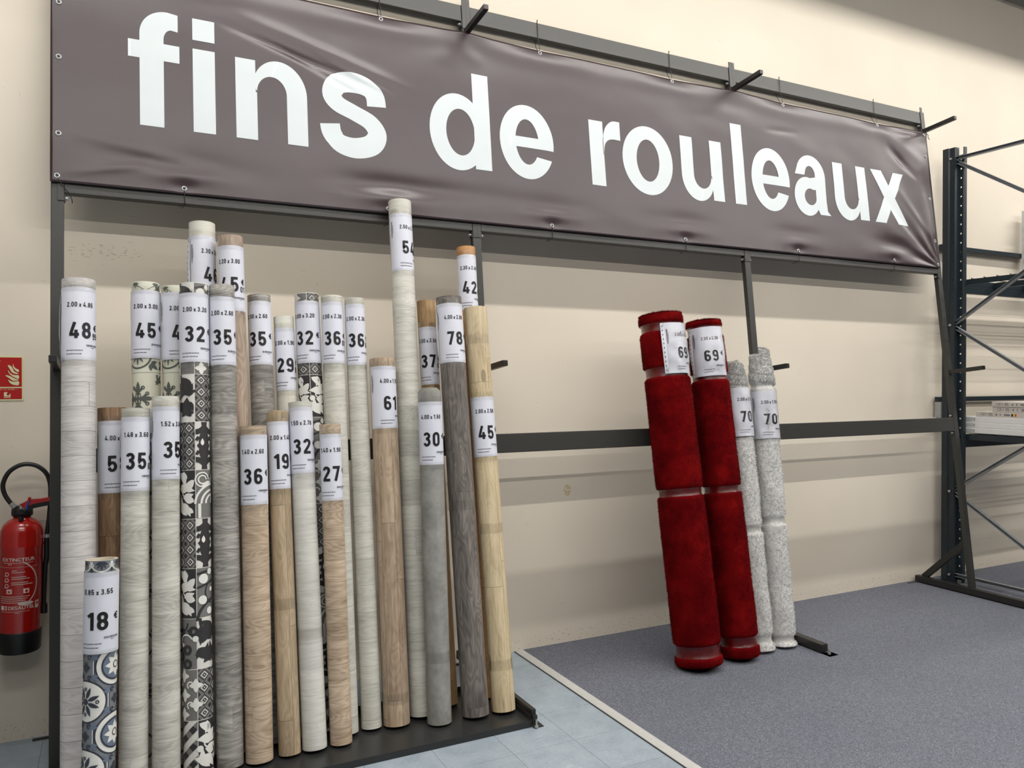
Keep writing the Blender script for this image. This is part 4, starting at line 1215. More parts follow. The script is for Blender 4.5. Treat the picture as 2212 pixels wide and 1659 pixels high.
def pattern_blue(R, parent):
    Nv, Bl, Wh, Nt, Gr = D2(), D2(), D2(), D2(), D2()
    per = 0.247
    def clipu(): pass
    for k in range(-1, 5):
        for (u, v, kind) in ((-0.052, 0.155 + k * per, 'w'), (0.060, 0.155 + (k + 0.5) * per, 'g'), (0.160, 0.155 + k * per, 'w'), (-0.158, 0.155 + (k + 0.5) * per, 'g')):
            if v < 0.075 or v > R.L - 0.075: continue
            c = (u, v)
            Nv.disc(c, 0.078, 36)
            if kind == 'w':
                Wh.disc(c, 0.072, 36)
                for q in range(8):
                    a = q * 45 + 22.5; Nt.leaf((c[0] + 0.012 * math.cos(math.radians(a)), c[1] + 0.012 * math.sin(math.radians(a))), a, 0.044, 0.015)
                    if q % 2: Nt.ring((c[0] + 0.045 * math.cos(math.radians(a + 22)), c[1] + 0.045 * math.sin(math.radians(a + 22))), 0.003, 0.007, 0, 360, 10)
                Nt.disc(c, 0.012, 16)
            else:
                Wh.disc(c, 0.072, 36); Nt.ring(c, 0.050, 0.056, 0, 360, 30); Bl.disc(c, 0.055, 30)
                for q in range(8): Gr.leaf(c, q * 45, 0.044, 0.022)
                Gr.disc(c, 0.018, 16); Nt.ring(c, 0.010, 0.014, 0, 360, 14)
    for k in range(-1, 5):
        for (u, v) in ((0.060, 0.155 + k * per), (-0.052, 0.155 + (k + 0.5) * per), (-0.158, 0.155 + k * per), (0.160, 0.155 + (k + 0.5) * per)):
            if v < 0.03 or v > R.L - 0.03: continue
            for a in (0, 90, 180, 270): Nt.leaf((u, v), a, 0.020, 0.014)
            Gr.disc((u, v), 0.004, 10)
            for a in (45, 135, 225, 315):
                e = (u + 0.034 * math.cos(math.radians(a)), v + 0.040 * math.sin(math.radians(a)))
                if not 0.02 < e[1] < R.L - 0.02: continue
                Bl.leaf(e, a, 0.030, 0.012); Bl.leaf(e, a + 35, 0.026, 0.010); Bl.leaf(e, a - 35, 0.026, 0.010)
                Nt.ring((u + 0.022 * math.cos(math.radians(a)), v + 0.052 * math.sin(math.radians(a))), 0.004, 0.009, 0, 300, 10)
            for a in (0, 180):
                p0 = (u + 0.03 * math.cos(math.radians(a)), v)
                if 0.04 < v < R.L - 0.04:
                    Wh.line(p0, (p0[0], v + 0.030), 0.003); Wh.line(p0, (p0[0], v - 0.030), 0.003)
                    Nv.line((p0[0] + 0.004, v - 0.03), (p0[0] + 0.004, v + 0.03), 0.003)
    for k in range(-2, 3):
        u = k * 0.072; v = R.L - 0.004
        palmette(Nv, (u, v), 270, 0.034, 5, 62, 0.30); Wh.ring((u + 0.036, v - 0.012), 0.006, 0.010, 150, 390, 12)
        Wh.ring((u, v + 0.002), 0.036, 0.042, 182, 358, 16); Nv.leaf((u + 0.036, v - 0.040), 90, 0.026, 0.012)
    for T_, o, mt in ((Nv, 0.0003, 'p_navy'), (Wh, 0.0009, 'p_white'), (Bl, 0.0015, 'p_blue'), (Gr, 0.0021, 'p_white'), (Nt, 0.0027, 'p_navy')):
        T_.mapped(lambda u, v, e, o=o: R.U(u, v, o + e), 'printed_pattern', MAT[mt], parent, 0.011)

# key, material, label, label-top v, sine of the text angle, dims, price, cents, options
ROLLS = [
 ('R1', 'whitewash', 'tall whitewashed plank vinyl roll priced 48, first on the left beside the upright', 1.971, .10, '2.00 x 4.85', '48', '99', dict(sleeve=True)),
 ('R2', 'pat_blue', 'short blue and white patterned tile vinyl roll priced 18, lowest of all', .874, -.20, '0.85 x 3.55', '18', None, dict(pat='blue', turns=2.2, seam=100)),
 ('R3', 'brownV', 'dark brown oak vinyl roll behind the short blue patterned roll', 1.421, .36, '4.00 x 1.48', '58', None, {}),
 ('R4', 'paleA', 'pale grey wood vinyl roll marked 1.48 x 3.60, right of the brown roll', 1.443, .07, '1.48 x 3.60', '35', '02', {}),
 ('R5', 'paleA', 'pale grey wood vinyl roll marked 1.52, left of the black and white patchwork roll', 1.483, .56, '1.52 x 3.60', '35', '02', {}),
 ('R6a', 'pat_cream', 'cream vinyl roll with slate fleur pattern priced 45, left of its twin', 1.983, 0., '2.00 x 3.00', '45', None, dict(pat='cream')),
 ('R6b', 'pat_cream', 'cream fleur pattern vinyl roll half hidden behind the patchwork roll', 1.977, .44, '2.00 x 3.00', '45', None, dict(pat='cream')),
 ('R7', 'pat_white', 'black and white patchwork tile vinyl roll priced 32, in the front row', 1.964, .06, '2.00 x 3.20', '32', None, dict(pat='patch')),
 ('R8', 'greyD', 'dark weathered grey wood vinyl roll priced 35, right of the front patchwork roll', 1.955, 0., '2.00 x 2.60', '35', None, {}),
 ('R9', 'cream', 'tall cream vinyl roll priced 46, standing behind the patchwork roll', 2.251, .72, '2.30 x 3.00', '46', None, dict(sleeve=True)),
 ('R10', 'beigeV', 'tall grey beige oak vinyl roll priced 45,01 behind the dark grey roll', 2.197, -.17, '2.20 x 3.00', '45', '01', {}),
 ('R11', 'greyD', 'weathered grey wood vinyl roll priced 35, behind the beige oak roll marked 36', 1.962, -.25, '2.00 x 2.60', '35', None, {}),
 ('R12', 'beigeH', 'beige oak vinyl roll priced 36 with grain running across, marked 1.40 x 2.60', 1.355, -.08, '1.40 x 2.60', '36', None, {}),
 ('R13', 'tanV', 'slim tan oak vinyl roll priced 19 with its core standing proud', 1.413, .28, '2.00 x 1.45', '19', None, dict(tele=.0016, turns=6)),
 ('R14', 'cream', 'slim cream vinyl roll priced 29, behind the tan oak roll', 1.844, 0., '2.00 x 1.90', '29', '90', {}),
 ('R15', 'pat_white', 'black and white patchwork tile vinyl roll priced 32, in the rear row', 1.969, -.32, '2.00 x 3.20', '32', None, dict(pat='patch2')),
 ('R16', 'paleC', 'chalky pale wood vinyl roll priced 32, marked 1.50 x 2.70', 1.474, .03, '1.50 x 2.70', '32', None, {}),
 ('R17', 'beigeH', 'beige oak vinyl roll priced 27 with a loose edge, marked 1.40 x 1.90', 1.349, 0., '1.40 x 1.90', '27', None, dict(seam=82, th=.0036)),
 ('R18', 'paleB', 'pale ash vinyl roll priced 36, left of the two marked 2.00 x 2.30', 1.972, -.04, '2.00 x 2.30', '36', '01', {}),
 ('R19', 'paleB', 'pale ash vinyl roll priced 36, right of the two marked 2.00 x 2.30', 1.964, .10, '2.00 x 2.30', '36', '01', {}),
 ('R20', 'oakV', 'warm oak vinyl roll priced 61 with upright grain, left of the tallest roll', 1.657, .55, '4.00 x 1.70', '61', None, {}),
 ('R21', 'paleB', 'tallest pale grey vinyl roll priced 54, its top touching the banner', 2.444, .70, '2.50 x 2.70', '54', None, {}),
 ('R22', 'goldV', 'golden oak vinyl roll priced 37,50 behind the grey concrete roll', 1.868, -.05, '2.00 x 2.50', '37', '50', {}),
 ('R23', 'concrete', 'grey concrete look vinyl roll priced 30 in the front row', 1.486, .06, '4.00 x 1.50', '30', None, dict(tele=.003, turns=7)),
 ('R24', 'charV', 'dark charcoal wood vinyl roll priced 78, second from the right', 1.977, .34, '4.00 x 2.00', '78', None, dict(sleeve=True)),
 ('R25', 'orange', 'tall orange pine vinyl roll priced 42 behind the charcoal roll', 2.259, .28, '2.30 x 2.45', '42', '01', {}),
 ('R26', 'lightoakV', 'light knotty oak vinyl roll priced 45 at the right end of the tray', 1.509, .22, '2.00 x 2.50', '45', None, dict(bands=(1.80, .86, .215))),
]
for key, mat, label, top, sn, dims, price, cents, opt in ROLLS:
    R = Roll(key, opt.get('seam', 155.0), opt.get('th', 0.0030), opt.get('turns', 4.0 if key in ('R3', 'R4', 'R5', 'R12', 'R16', 'R17') else 2.2), opt.get('tele', 0.0))
    r = root('flooring_roll', R.B, label, 'flooring roll', 'vinyl flooring rolls on the tray')
    sheet(R, W[mat], r)
    p = opt.get('pat')
    if p == 'cream': pattern_cream(R, r)
    elif p == 'blue': pattern_blue(R, r)
    elif p == 'patch': pattern_patch(R, r)
    elif p == 'patch2': pattern_patch(R, r, 3)
    phi = math.asin(max(-0.95, min(0.95, sn)))
    price_label(R, r, top - 0.004, phi, dims, price, cents, sleeve=opt.get('sleeve', False), off={None: 0.0006, 'blue': 0.0042}.get(p, 0.0030))
    # clear tape holding the roll shut
    rnd = random.Random(key)
    for v in opt.get('bands', {'R23': (0.30,), 'R24': (0.98,), 'R13': (0.62,), 'R16': (0.48,), 'R20': (0.12,)}.get(key, ())):
        band(R, v - 0.024, v + 0.024, -1.5, 1.5, 0.0036 if p else 0.0012, 'tape', MAT['tape'], r, 36, 4, 0.0010)

# ------------------------------------------------------------------ plush rug rolls
def tufts(fn, nrm, n, ln, wd, name, mat, parent, trange, vrange, droop=0.4, seed=1):
    """short pile: thin blades standing out of a surface fn(t, v)"""
    rnd = random.Random(seed)
    vs = []; fs = []
    for _ in range(n):
        t = rnd.uniform(*trange); v = rnd.uniform(*vrange)
        p = fn(t, v); d = nrm(t, v)
        j = Vector((rnd.gauss(0, 1), rnd.gauss(0, 1), rnd.gauss(0, 1) - droop)) * 0.45
        e = (d + j).normalized() * ln * rnd.uniform(0.6, 1.2)
        s_ = Vector((rnd.gauss(0, 1), rnd.gauss(0, 1), rnd.gauss(0, 1))).cross(e).normalized() * wd
        k = len(vs); vs += [p - s_ - d * 0.002, p + s_ - d * 0.002, p + e]; fs.append([k, k + 1, k + 2])
    o = mesh_obj(name, vs, fs, mat, parent); o['kind'] = 'stuff'
    return o

def red_rug(key, label, bands, top, phi, dims, price):
    R = Roll(key); R.pitch = 0.0
    r = root('rug_roll', R.B, label, 'rug roll', 'red plush rug rolls')
    def rad(t, v):
        q = 1.0
        dip = 0.0
        for (a, b) in bands:
            c, h = (a + b) / 2, (b - a) / 2
            e = abs(v - c)
            dip = max(dip, 1.0 / (1.0 + math.exp((e - h) / 0.0035)))
        edge = min(v, R.L - v)
        rr = R.r * (1 - 0.10 * dip) - 0.012 * math.exp(-edge / 0.010)
        return rr + 0.004 * noise.noise(Vector((math.cos(t) * 2, math.sin(t) * 2, v * 5 + R.B.x))) + 0.0015 * noise.noise(Vector((math.cos(t) * 14, math.sin(t) * 14, v * 40)))
    def P(t, v): return R.B + R.a * v + (R.f * math.cos(t) + R.n * math.sin(t)) * rad(t, v)
    nv, ntn = 300, 72
    vs = []; fs = []
    for j in range(nv + 1):
        for i in range(ntn): vs.append(P(2 * math.pi * i / ntn, R.L * j / nv))
    for j in range(nv):
        for i in range(ntn):
            a = j * ntn + i; b = j * ntn + (i + 1) % ntn
            fs.append([a, b, b + ntn, a + ntn])
    # rolled ends: a ridged spiral face
    for end in (0, 1):
        base = [j for j in range(ntn)] if end == 0 else [nv * ntn + i for i in range(ntn)]
        prev = base; v = 0.0 if end == 0 else R.L
        for k in range(1, 9):
            q = 1 - k / 9.0
            row = []
            for i in range(ntn):
                t = 2 * math.pi * i / ntn
                h = (0.010 if k % 2 else -0.004) * (1 if end else -1) * (0.6 if end else 0.2)
                row.append(len(vs)); vs.append(R.B + R.a * (v + h) + (R.f * math.cos(t) + R.n * math.sin(t)) * rad(t, v) * q)
            for i in range(ntn):
                f_ = [prev[i], prev[(i + 1) % ntn], row[(i + 1) % ntn], row[i]]
                fs.append(f_ if end else f_[::-1])
            prev = row
        fs.append(prev if end else prev[::-1])
    mesh_obj('rug', vs, fs, MAT['rug_red'], r, smooth=True)
    nrm = lambda t, v: (R.f * math.cos(t) + R.n * math.sin(t))
    def ok_v(lo, hi, n, seed):
        tufts(P, nrm, n, 0.0075, 0.0011, 'pile', MAT['rug_red'], r, (-math.pi, math.pi), (lo, hi), 0.5, seed)
    edges = sorted([0.004] + [x for b in bands for x in b] + [R.L - 0.003])
    for k in range(0, len(edges) - 1, 2):
        lo, hi = edges[k], edges[k + 1]
        ok_v(lo, hi, int(26000 * (hi - lo)), k + 3)
    tufts(lambda t, v: R.B + R.a * v + nrm(t, v) * (R.r - 0.006 - 0.012 * random.random()), lambda t, v: (R.a + nrm(t, v) * 0.4).normalized(), 1600, 0.011, 0.0013, 'pile', MAT['rug_red'], r, (-math.pi, math.pi), (R.L - 0.004, R.L + 0.001), -0.2, 99)
    srf = lambda t, v, o: R.B + R.a * v + nrm(t, v) * (rad(t, v) + o)
    for (a, b) in bands:
        band(R, a + 0.002, b - 0.002, -math.pi, math.pi, 0.0022, 'tape', MAT['tape'], r, 60, 6, 0.0022, srf)
    # the sleeve bridges over the squeezed bands
    flat = lambda u, v, o: R.B + R.a * v + nrm(u / R.r, v) * (R.r + 0.005 + o + 0.004 * noise.noise(Vector((u * 18, v * 16, R.B.x))) - 0.010 * max(0, math.cos(2 * math.pi * (v - top + SHH / 2) / SHH + math.pi) * 0.5 + 0.5) * 0.5)
    price_label(R, r, top, phi, dims, price, None, tapes=False, sleeve=True, surf=flat)
    band(R, top - SHH - 0.004, top + 0.004, (phi * R.r - 0.008 - SHW - 0.014) / R.r, (phi * R.r - 0.008 + SHW + 0.006) / R.r, 0.0045, 'sleeve', MAT['sleeve'], r, 26, 14, 0.003, lambda t, v, o: flat(t * R.r, v, o))
red_rug('red1', 'thicker red plush rug roll at the left, standing on the speckled floor', [(1.895, 1.948), (1.626, 1.685), (0.937, 0.983), (0.050, 0.117)], 1.935, 0.92, '2.00 x 2.30', '69')
red_rug('red2', 'slimmer red plush rug roll between the thick red roll and grey rugs', [(1.886, 1.944), (1.610, 1.656), (0.939, 0.981), (0.063, 0.120)], 1.930, 0.24, '2.00 x 2.30', '69')

def grey_rug(key, label, bands, top, phi, dims, price, step, nturn, vcone):
    R = Roll(key); R.pitch = 0.0
    r = root('rug_roll', R.B, label, 'rug roll', 'grey shaggy rug rolls')
    th = 0.015
    def rad(t, v):
        dip = 0.0
        for (a, b) in bands:
            c, h = (a + b) / 2, (b - a) / 2
            dip = max(dip, 1.0 / (1.0 + math.exp((abs(v - c) - h) / 0.004)))
        flare = 0.008 * math.exp(-v / 0.016)
        return R.r * (1 - 0.13 * dip) + flare + 0.006 * noise.noise(Vector((math.cos(t) * 1.5 + R.B.x * 9, math.sin(t) * 1.5, v * 7))) + 0.0025 * noise.noise(Vector((math.cos(t) * 7, math.sin(t) * 7, v * 45)))
    nrm = lambda t, v=0: (R.f * math.cos(t) + R.n * math.sin(t))
    def P(t, v): return R.B + R.a * v + nrm(t) * rad(t, v)
    vs = []; fs = []
    nv, ntn = 220, 56
    # outer body up to where the coil starts to climb
    for j in range(nv + 1):
        for i in range(ntn): vs.append(P(2 * math.pi * i / ntn, vcone * j / nv))
    for j in range(nv):
        for i in range(ntn):
            a = j * ntn + i; b = j * ntn + (i + 1) % ntn
            fs.append([a, b, b + ntn, a + ntn])
    fs.append(list(range(ntn))[::-1])
    # the coil: one sheet winding inwards and climbing
    m_ = int(nturn * 40); t0 = 2.4
    rows = []
    for k in range(m_ + 1):
        q = k / 40.0
        t = t0 - q * 2 * math.pi
        wob = 0.006 * noise.noise(Vector((t * 2, R.B.x * 7, 1.0)))
        ro = R.r + 0.001 - 0.0065 * q; z1 = vcone + step * q + wob
        ri = max(0.004, ro - th * 0.75)
        n0 = len(vs); d = nrm(t)
        lo = vcone - 0.03 if q < 1 else vcone - 0.03 + step * (q - 1) - 0.03
        vs += [R.B + R.a * lo + d * ro, R.B + R.a * (z1 - 0.006) + d * (ro + 0.002), R.B + R.a * z1 + d * (ro - th * 0.35), R.B + R.a * (z1 - 0.008) + d * ri, R.B + R.a * lo + d * ri]
        rows.append(n0)
    for k in range(m_):
        a, b = rows[k], rows[k + 1]
        for e in range(4): fs.append([a + e, a + e + 1, b + e + 1, b + e])
    e = rows[-1]; fs.append([e, e + 1, e + 2, e + 3, e + 4]); e = rows[0]; fs.append([e + 4, e + 3, e + 2, e + 1, e])
    mesh_obj('rug', vs, fs, MAT['rug_grey'], r, smooth=True)
    edges = sorted([0.002] + [x for b in bands for x in b] + [vcone])
    for k in range(0, len(edges) - 1, 2):
        lo, hi = edges[k], edges[k + 1]
        if hi - lo > 0.004:
            tufts(P, lambda t, v: nrm(t), int(17000 * (hi - lo)), 0.009, 0.0017, 'pile', MAT['rug_grey'], r, (-math.pi, math.pi), (lo, hi), 0.3, k + 11)
    def CP(t, v):    # on the climbing coil: v = turns
        tt = t0 - v * 2 * math.pi
        ro = R.r + 0.001 - 0.0065 * v
        return R.B + R.a * (vcone + step * v - random.random() * step * 0.95) + nrm(tt) * ro
    tufts(CP, lambda t, v: (nrm(t0 - v * 2 * math.pi) + R.a * 0.25).normalized(), int(2600 * nturn), 0.011, 0.0018, 'pile', MAT['rug_grey'], r, (0, 1), (0.0, nturn), -0.1, 31)
    def CT(t, v):
        tt = t0 - v * 2 * math.pi
        return R.B + R.a * (vcone + step * v) + nrm(tt) * (R.r - 0.0065 * v - random.random() * th * 0.5)
    tufts(CT, lambda t, v: R.a, int(900 * nturn), 0.014, 0.0018, 'pile', MAT['rug_grey'], r, (0, 1), (0.0, nturn), -0.4, 37)
    srf = lambda t, v, o: R.B + R.a * v + nrm(t) * (rad(t, v) + o)
    for (a, b) in bands:
        band(R, a + 0.002, b - 0.002, -math.pi, math.pi, 0.0025, 'tape', MAT['tape'], r, 44, 6, 0.0025, srf)
    flat = lambda u, v, o: R.B + R.a * v + nrm(u / R.r) * (R.r + 0.006 + o + 0.005 * noise.noise(Vector((u * 20, v * 14, R.B.x * 3))))
    price_label(R, r, top, phi, dims, price, None, tapes=False, sleeve=True, surf=flat)
    band(R, top - SHH - 0.010, top + 0.010, (phi * R.r - 0.008 - SHW - 0.014) / R.r, (phi * R.r - 0.008 + SHW + 0.008) / R.r, 0.0045, 'sleeve', MAT['sleeve'], r, 26, 14, 0.003, lambda t, v, o: flat(t * R.r, v, o))
grey_rug('grey1', 'silver grey shaggy rug roll beside the red rugs, partly hidden', [(1.268, 1.30), (0.684, 0.725), (0.040, 0.090)], 1.565, 0.72, '2.00 x 1.70', '70', 0.036, 4.0, 1.60)
grey_rug('grey2', 'silver grey shaggy rug roll with climbing coil, last on the right', [(1.565, 1.595), (0.722, 0.768), (0.022, 0.060)], 1.545, 0.50, '2.00 x 1.70', '70', 0.056, 3.4, 1.63)

# ------------------------------------------------------------------ fire extinguisher and its sign
def extinguisher():
    c = Vector((-0.362, 4.050, 0.437)); ax = Vector((0.022, 0.0, 1.0)).normalized()
    r = root('fire_extinguisher', c, 'red fire extinguisher with black hose hanging on the wall left of the rack', 'fire extinguisher')
    R0 = 0.083
    b = MB(); b.lathe(c, [(0.0, 0.082), (R0 * 0.97, 0.082), (R0, 0.090), (R0, 0.455), (R0 * 1.012, 0.460), (R0 * 1.012, 0.466), (R0, 0.471), (R0, 0.505), (R0 * 0.965, 0.530), (R0 * 0.85, 0.553), (R0 * 0.62, 0.571), (R0 * 0.42, 0.579), (R0 * 0.40, 0.592), (0.0, 0.592)], 48, ax); b.build('cylinder', MAT['redpaint'], r)
    b = MB(); b.lathe(c, [(R0 * 0.93, 0.0), (R0 * 0.985, 0.006), (R0 * 1.015, 0.080), (R0 * 1.015, 0.094), (R0 * 0.99, 0.096), (R0 * 0.9, 0.02), (R0 * 0.9, 0.0), (R0 * 0.93, 0.0)], 48, ax); b.build('base_skirt', MAT['black'], r)
    up = lambda x, y, z: c + ax * z + Vector((x, y, 0))
    b = MB(); b.lathe(c, [(0.0, 0.590), (0.040, 0.590), (0.042, 0.600), (0.040, 0.624), (0.026, 0.632), (0.0, 0.634)], 24, ax); b.build('valve', MAT['black'], r)
    b = MB(); b.tube([up(0.0, -0.04, 0.612), up(0, -0.058, 0.612)], 0.011, 10); b.tube([up(0.0, -0.048, 0.595), up(0, -0.048, 0.575)], 0.010, 8); b.build('pin_socket', MAT['black'], r)
    b = MB(); b.tube([up(0.0, -0.052, 0.626), up(0, -0.052, 0.637)], 0.006, 10); b.tube([up(-0.004, -0.05, 0.636), up(-0.006, -0.05, 0.648)], 0.003, 8); b.build('safety_screw', MAT['zinc'], r)
    # handles reaching right
    def lever(pts, hw, name, mat):
        vs = []; fs = []
        for (x, z0, z1) in pts:
            vs += [up(x, -hw - 0.02, z0), up(x, hw - 0.02, z0), up(x, hw - 0.02, z1), up(x, -hw - 0.02, z1)]
        for i in range(len(pts) - 1):
            for k in range(4): fs.append([4 * i + k, 4 * i + (k + 1) % 4, 4 * i + 4 + (k + 1) % 4, 4 * i + 4 + k])
        n = 4 * (len(pts) - 1); fs += [[3, 2, 1, 0], [n, n + 1, n + 2, n + 3]]
        mesh_obj(name, vs, fs, mat, r)
    lever([(-0.010, 0.624, 0.640), (0.012, 0.626, 0.652), (0.030, 0.632, 0.662), (0.070, 0.644, 0.662), (0.115, 0.652, 0.668), (0.150, 0.652, 0.666)], 0.011, 'squeeze_lever', MAT['redpaint'])
    lever([(0.020, 0.606, 0.630), (0.045, 0.622, 0.642), (0.080, 0.628, 0.646), (0.125, 0.634, 0.652), (0.150, 0.634, 0.650)], 0.013, 'carry_handle', MAT['black'])
    b = MB(); b.tube([up(0.026, -0.033, 0.655), up(0.029, -0.033, 0.668), up(0.029, -0.033, 0.672)], 0.006, 10); b.build('pull_knob', MAT['redpaint'], r)
    b = MB(); b.tube([up(0.028, -0.036, 0.656), up(0.022, -0.036, 0.640), up(0.019, -0.036, 0.618)], 0.0035, 8); b.build('seal', MAT['blue'], r)
    # hose: up and over in a loop, then down the right side
    pts = [up(-0.018, -0.015, 0.620), up(-0.040, -0.015, 0.645), up(-0.066, -0.012, 0.690), up(-0.072, -0.01, 0.735), up(-0.050, -0.01, 0.785), up(-0.005, -0.008, 0.813), up(0.045, -0.006, 0.808), up(0.085, -0.004, 0.775), up(0.103, 0.0, 0.725), up(0.106, 0.0, 0.66), up(0.103, 0.0, 0.58), up(0.096, 0.0, 0.50)]
    hp = []
    for i in range(len(pts) - 1):
        a, b_, c_, d_ = pts[max(i - 1, 0)], pts[i], pts[i + 1], pts[min(i + 2, len(pts) - 1)]
        for k in range(6):
            t = k / 6
            hp.append(0.5 * ((2 * b_) + (c_ - a) * t + (2 * a - 5 * b_ + 4 * c_ - d_) * t * t + (3 * b_ - a - 3 * c_ + d_) * t ** 3))
    hp.append(pts[-1])
    b = MB(); b.tube(hp, 0.0095, 12); b.build('hose', MAT['black'], r)
    b = MB(); b.tube([up(-0.026, -0.015, 0.630), up(-0.042, -0.015, 0.648)], 0.0115, 12); b.tube([up(0.0965, 0, 0.500), up(0.0955, 0, 0.485)], 0.0112, 12); b.build('ferrule', MAT['zinc'], r)
    b = MB(); b.tube([up(0.0955, 0, 0.485), up(0.097, 0, 0.46), up(0.098, 0, 0.40), up(0.092, 0, 0.36), up(0.090, 0, 0.20), up(0.091, 0, 0.185), up(0.092, 0, 0.15)], 0.01, 12, True, [0.011, 0.013, 0.013, 0.010, 0.008, 0.013, 0.012]); b.build('nozzle', MAT['black'], r)
    b = MB(); b.box(c.x - 0.03, c.x + 0.03, 4.128, YW - 0.0005, c.z + 0.40, c.z + 0.56, 0.002); b.build('wall_bracket', MAT['black'], r)
    # printed face, wrapped on the cylinder towards the viewer
    f = (CAM - c); f.z = 0; f.normalize(); n = ax.cross(f).normalized(); f = n.cross(ax).normalized()
    wrap = lambda u, v, e=0.0, o=0.0006: c + ax * v + (f * math.cos(u / R0) + n * math.sin(u / R0)) * (R0 + o + e)
    d = D2()
    d.text('EXTINCTEUR', -0.012, 0.412, 0.0145, 0.02, 1.0, 0.06, 'E', 0.128)
    d.text('DESAUTEL', 0.004, 0.205, 0.0150, 0.02, 1.0, 0.05, 'E', 0.100)
    d.mapped(wrap, 'lettering', MAT['greytext'], r, 0.01)
    d = D2()
    for (y, x0, x1, h) in ((0.397, -0.07, 0.045, 0.0022), (0.390, -0.05, -0.035, 0.003), (0.390, 0.015, 0.03, 0.003)):
        x = x0
        while x < x1: w_ = min(random.uniform(0.006, 0.014), x1 - x); d.rect(x, y, x + w_, y + h); x += w_ + 0.002
    for k, y in enumerate((0.364, 0.336, 0.312)):
        for q, (ln_) in enumerate(((0.020, 0.055, 0.062)[k], (0.050, 0.068, 0.080)[k])):
            d.rect(-0.035, y - q * 0.008, -0.035 + ln_, y - q * 0.008 + 0.0028)
    for k in range(4): d.rect(-0.085, 0.252 - k * 0.0085, 0.035 - 0.008 * k, 0.2545 - k * 0.0085)
    d.rect(-0.08, 0.188, 0.035, 0.1895); d.rect(-0.02, 0.182, 0.0, 0.1835)
    d.line((-0.1, 0.379), (0.07, 0.379), 0.001)
    d.ring((-0.045, 0.305), 0.106, 0.111, -58, 62, 24)
    d.add(arc_pts(0.020, 0.222, 0.030, 0.0085, 0, 360, 18)[:-1], [list(range(18))])
    for (x, y) in ((-0.055, 0.350), (-0.055, 0.325), (-0.055, 0.300)):
        d.ring((x, y), 0.006, 0.009, 0, 360, 12); d.rect(x - 0.010, y - 0.009, x + 0.006, y - 0.006)
    for x in (-0.055, 0.010): d.rect(x, 0.266, x + 0.022, 0.286)
    d.rect(-0.080, 0.196, -0.052, 0.214); d.add([(0.058, 0.196), (0.068, 0.192), (0.076, 0.198), (0.076, 0.228), (0.058, 0.224)], [[0, 1, 2, 3, 4]])
    d.mapped(wrap, 'instructions', MAT['greytext'], r, 0.01)
    d = D2()
    d.ring((-0.064, 0.205), 0.003, 0.008, -90, 90, 10); d.disc((0.067, 0.214), 0.006, 12); d.disc((-0.044, 0.275), 0.005, 10); d.disc((0.021, 0.275), 0.006, 10)
    d.text('EXTINCTEUR', 0.020, 0.222, 0.006, 0.0, 1.0, 0.06, 'E', 0.0) if False else None
    d.mapped(lambda u, v, e: wrap(u, v, e, 0.0014), 'emblem', MAT['signred'], r, 0.01)
extinguisher()

def fire_sign():
    x1, x0, z0, z1 = -0.3495, -0.5495, 1.528, 1.728
    y = YW - 0.0005
    r = root('safety_sign', ((x0 + x1) / 2, y, z0), 'red fire extinguisher sign with pale glowing border on the wall', 'sign')
    b = MB(); b.box(x0, x1, y - 0.003, y, z0, z1, 0.0006); b.build('plate', MAT['lumi'], r)
    m = lambda u, v, e=0.0, o=0.0036: Vector((x0 + u, y - o - e, z0 + v))
    d = D2(); d.rect(0.007, 0.062, 0.193, 0.193); d.rect(0.007, 0.007, 0.193, 0.056); d.mapped(m, 'red_panel', MAT['signred'], r)
    d = D2()
    # flames at the right
    fl = [[(.160, .165), (.165, .150), (.176, .141), (.181, .139), (.181, .128), (.170, .134), (.160, .148)],
          [(.140, .158), (.150, .156), (.157, .148), (.164, .132), (.181, .121), (.170, .120), (.156, .126), (.148, .140)],
          [(.141, .136), (.150, .122), (.163, .115), (.181, .113), (.181, .098), (.165, .104), (.150, .115), (.143, .126)],
          [(.131, .112), (.140, .113), (.155, .106), (.168, .098), (.181, .094), (.170, .089), (.158, .090), (.146, .100)],
          [(.141, .094), (.152, .087), (.166, .085), (.181, .087), (.181, .070), (.165, .070), (.150, .077)]]
    for p in fl: d.poly(smooth_path(p, 4, True))
    # the extinguisher figure
    d.poly([(.050, .068), (.107, .068), (.107, .148), (.100, .160), (.088, .166), (.070, .166), (.056, .160), (.050, .148)])
    vs, fs = stroke_mesh(smooth_path([(.079, .168), (.083, .178), (.094, .183), (.106, .180), (.110, .174)], 5), 0.006); d.add(vs, fs)
    d.rect(.030, .120, .044, .178)
    d.mapped(lambda u, v, e: m(u, v, e, 0.0044), 'pictogram', MAT['lumi'], r)
    d = D2(); d.text('POUR FEUX DE CLASSE :', 0.080, 0.051, 0.0042, 0.0, 1.0, 0.07, 'E', 0.150) if False else d.text('FEUX DE CLASSE :', 0.120, 0.050, 0.0042, 0.0, 1.0, 0.07, 'E', 0.105)
    d.rect(.125, .018, .150, .038); d.rect(.125, .0125, .150, .0150)
    d.mapped(lambda u, v, e: m(u, v, e, 0.0044), 'class_text', MAT['lumi'], r)
    d = D2(); d.disc((.141, .030), .006, 12); d.rect(.139, .032, .153, .041); d.mapped(lambda u, v, e: m(u, v, e, 0.0054), 'class_symbol', MAT['signred'], r)
fire_sign()

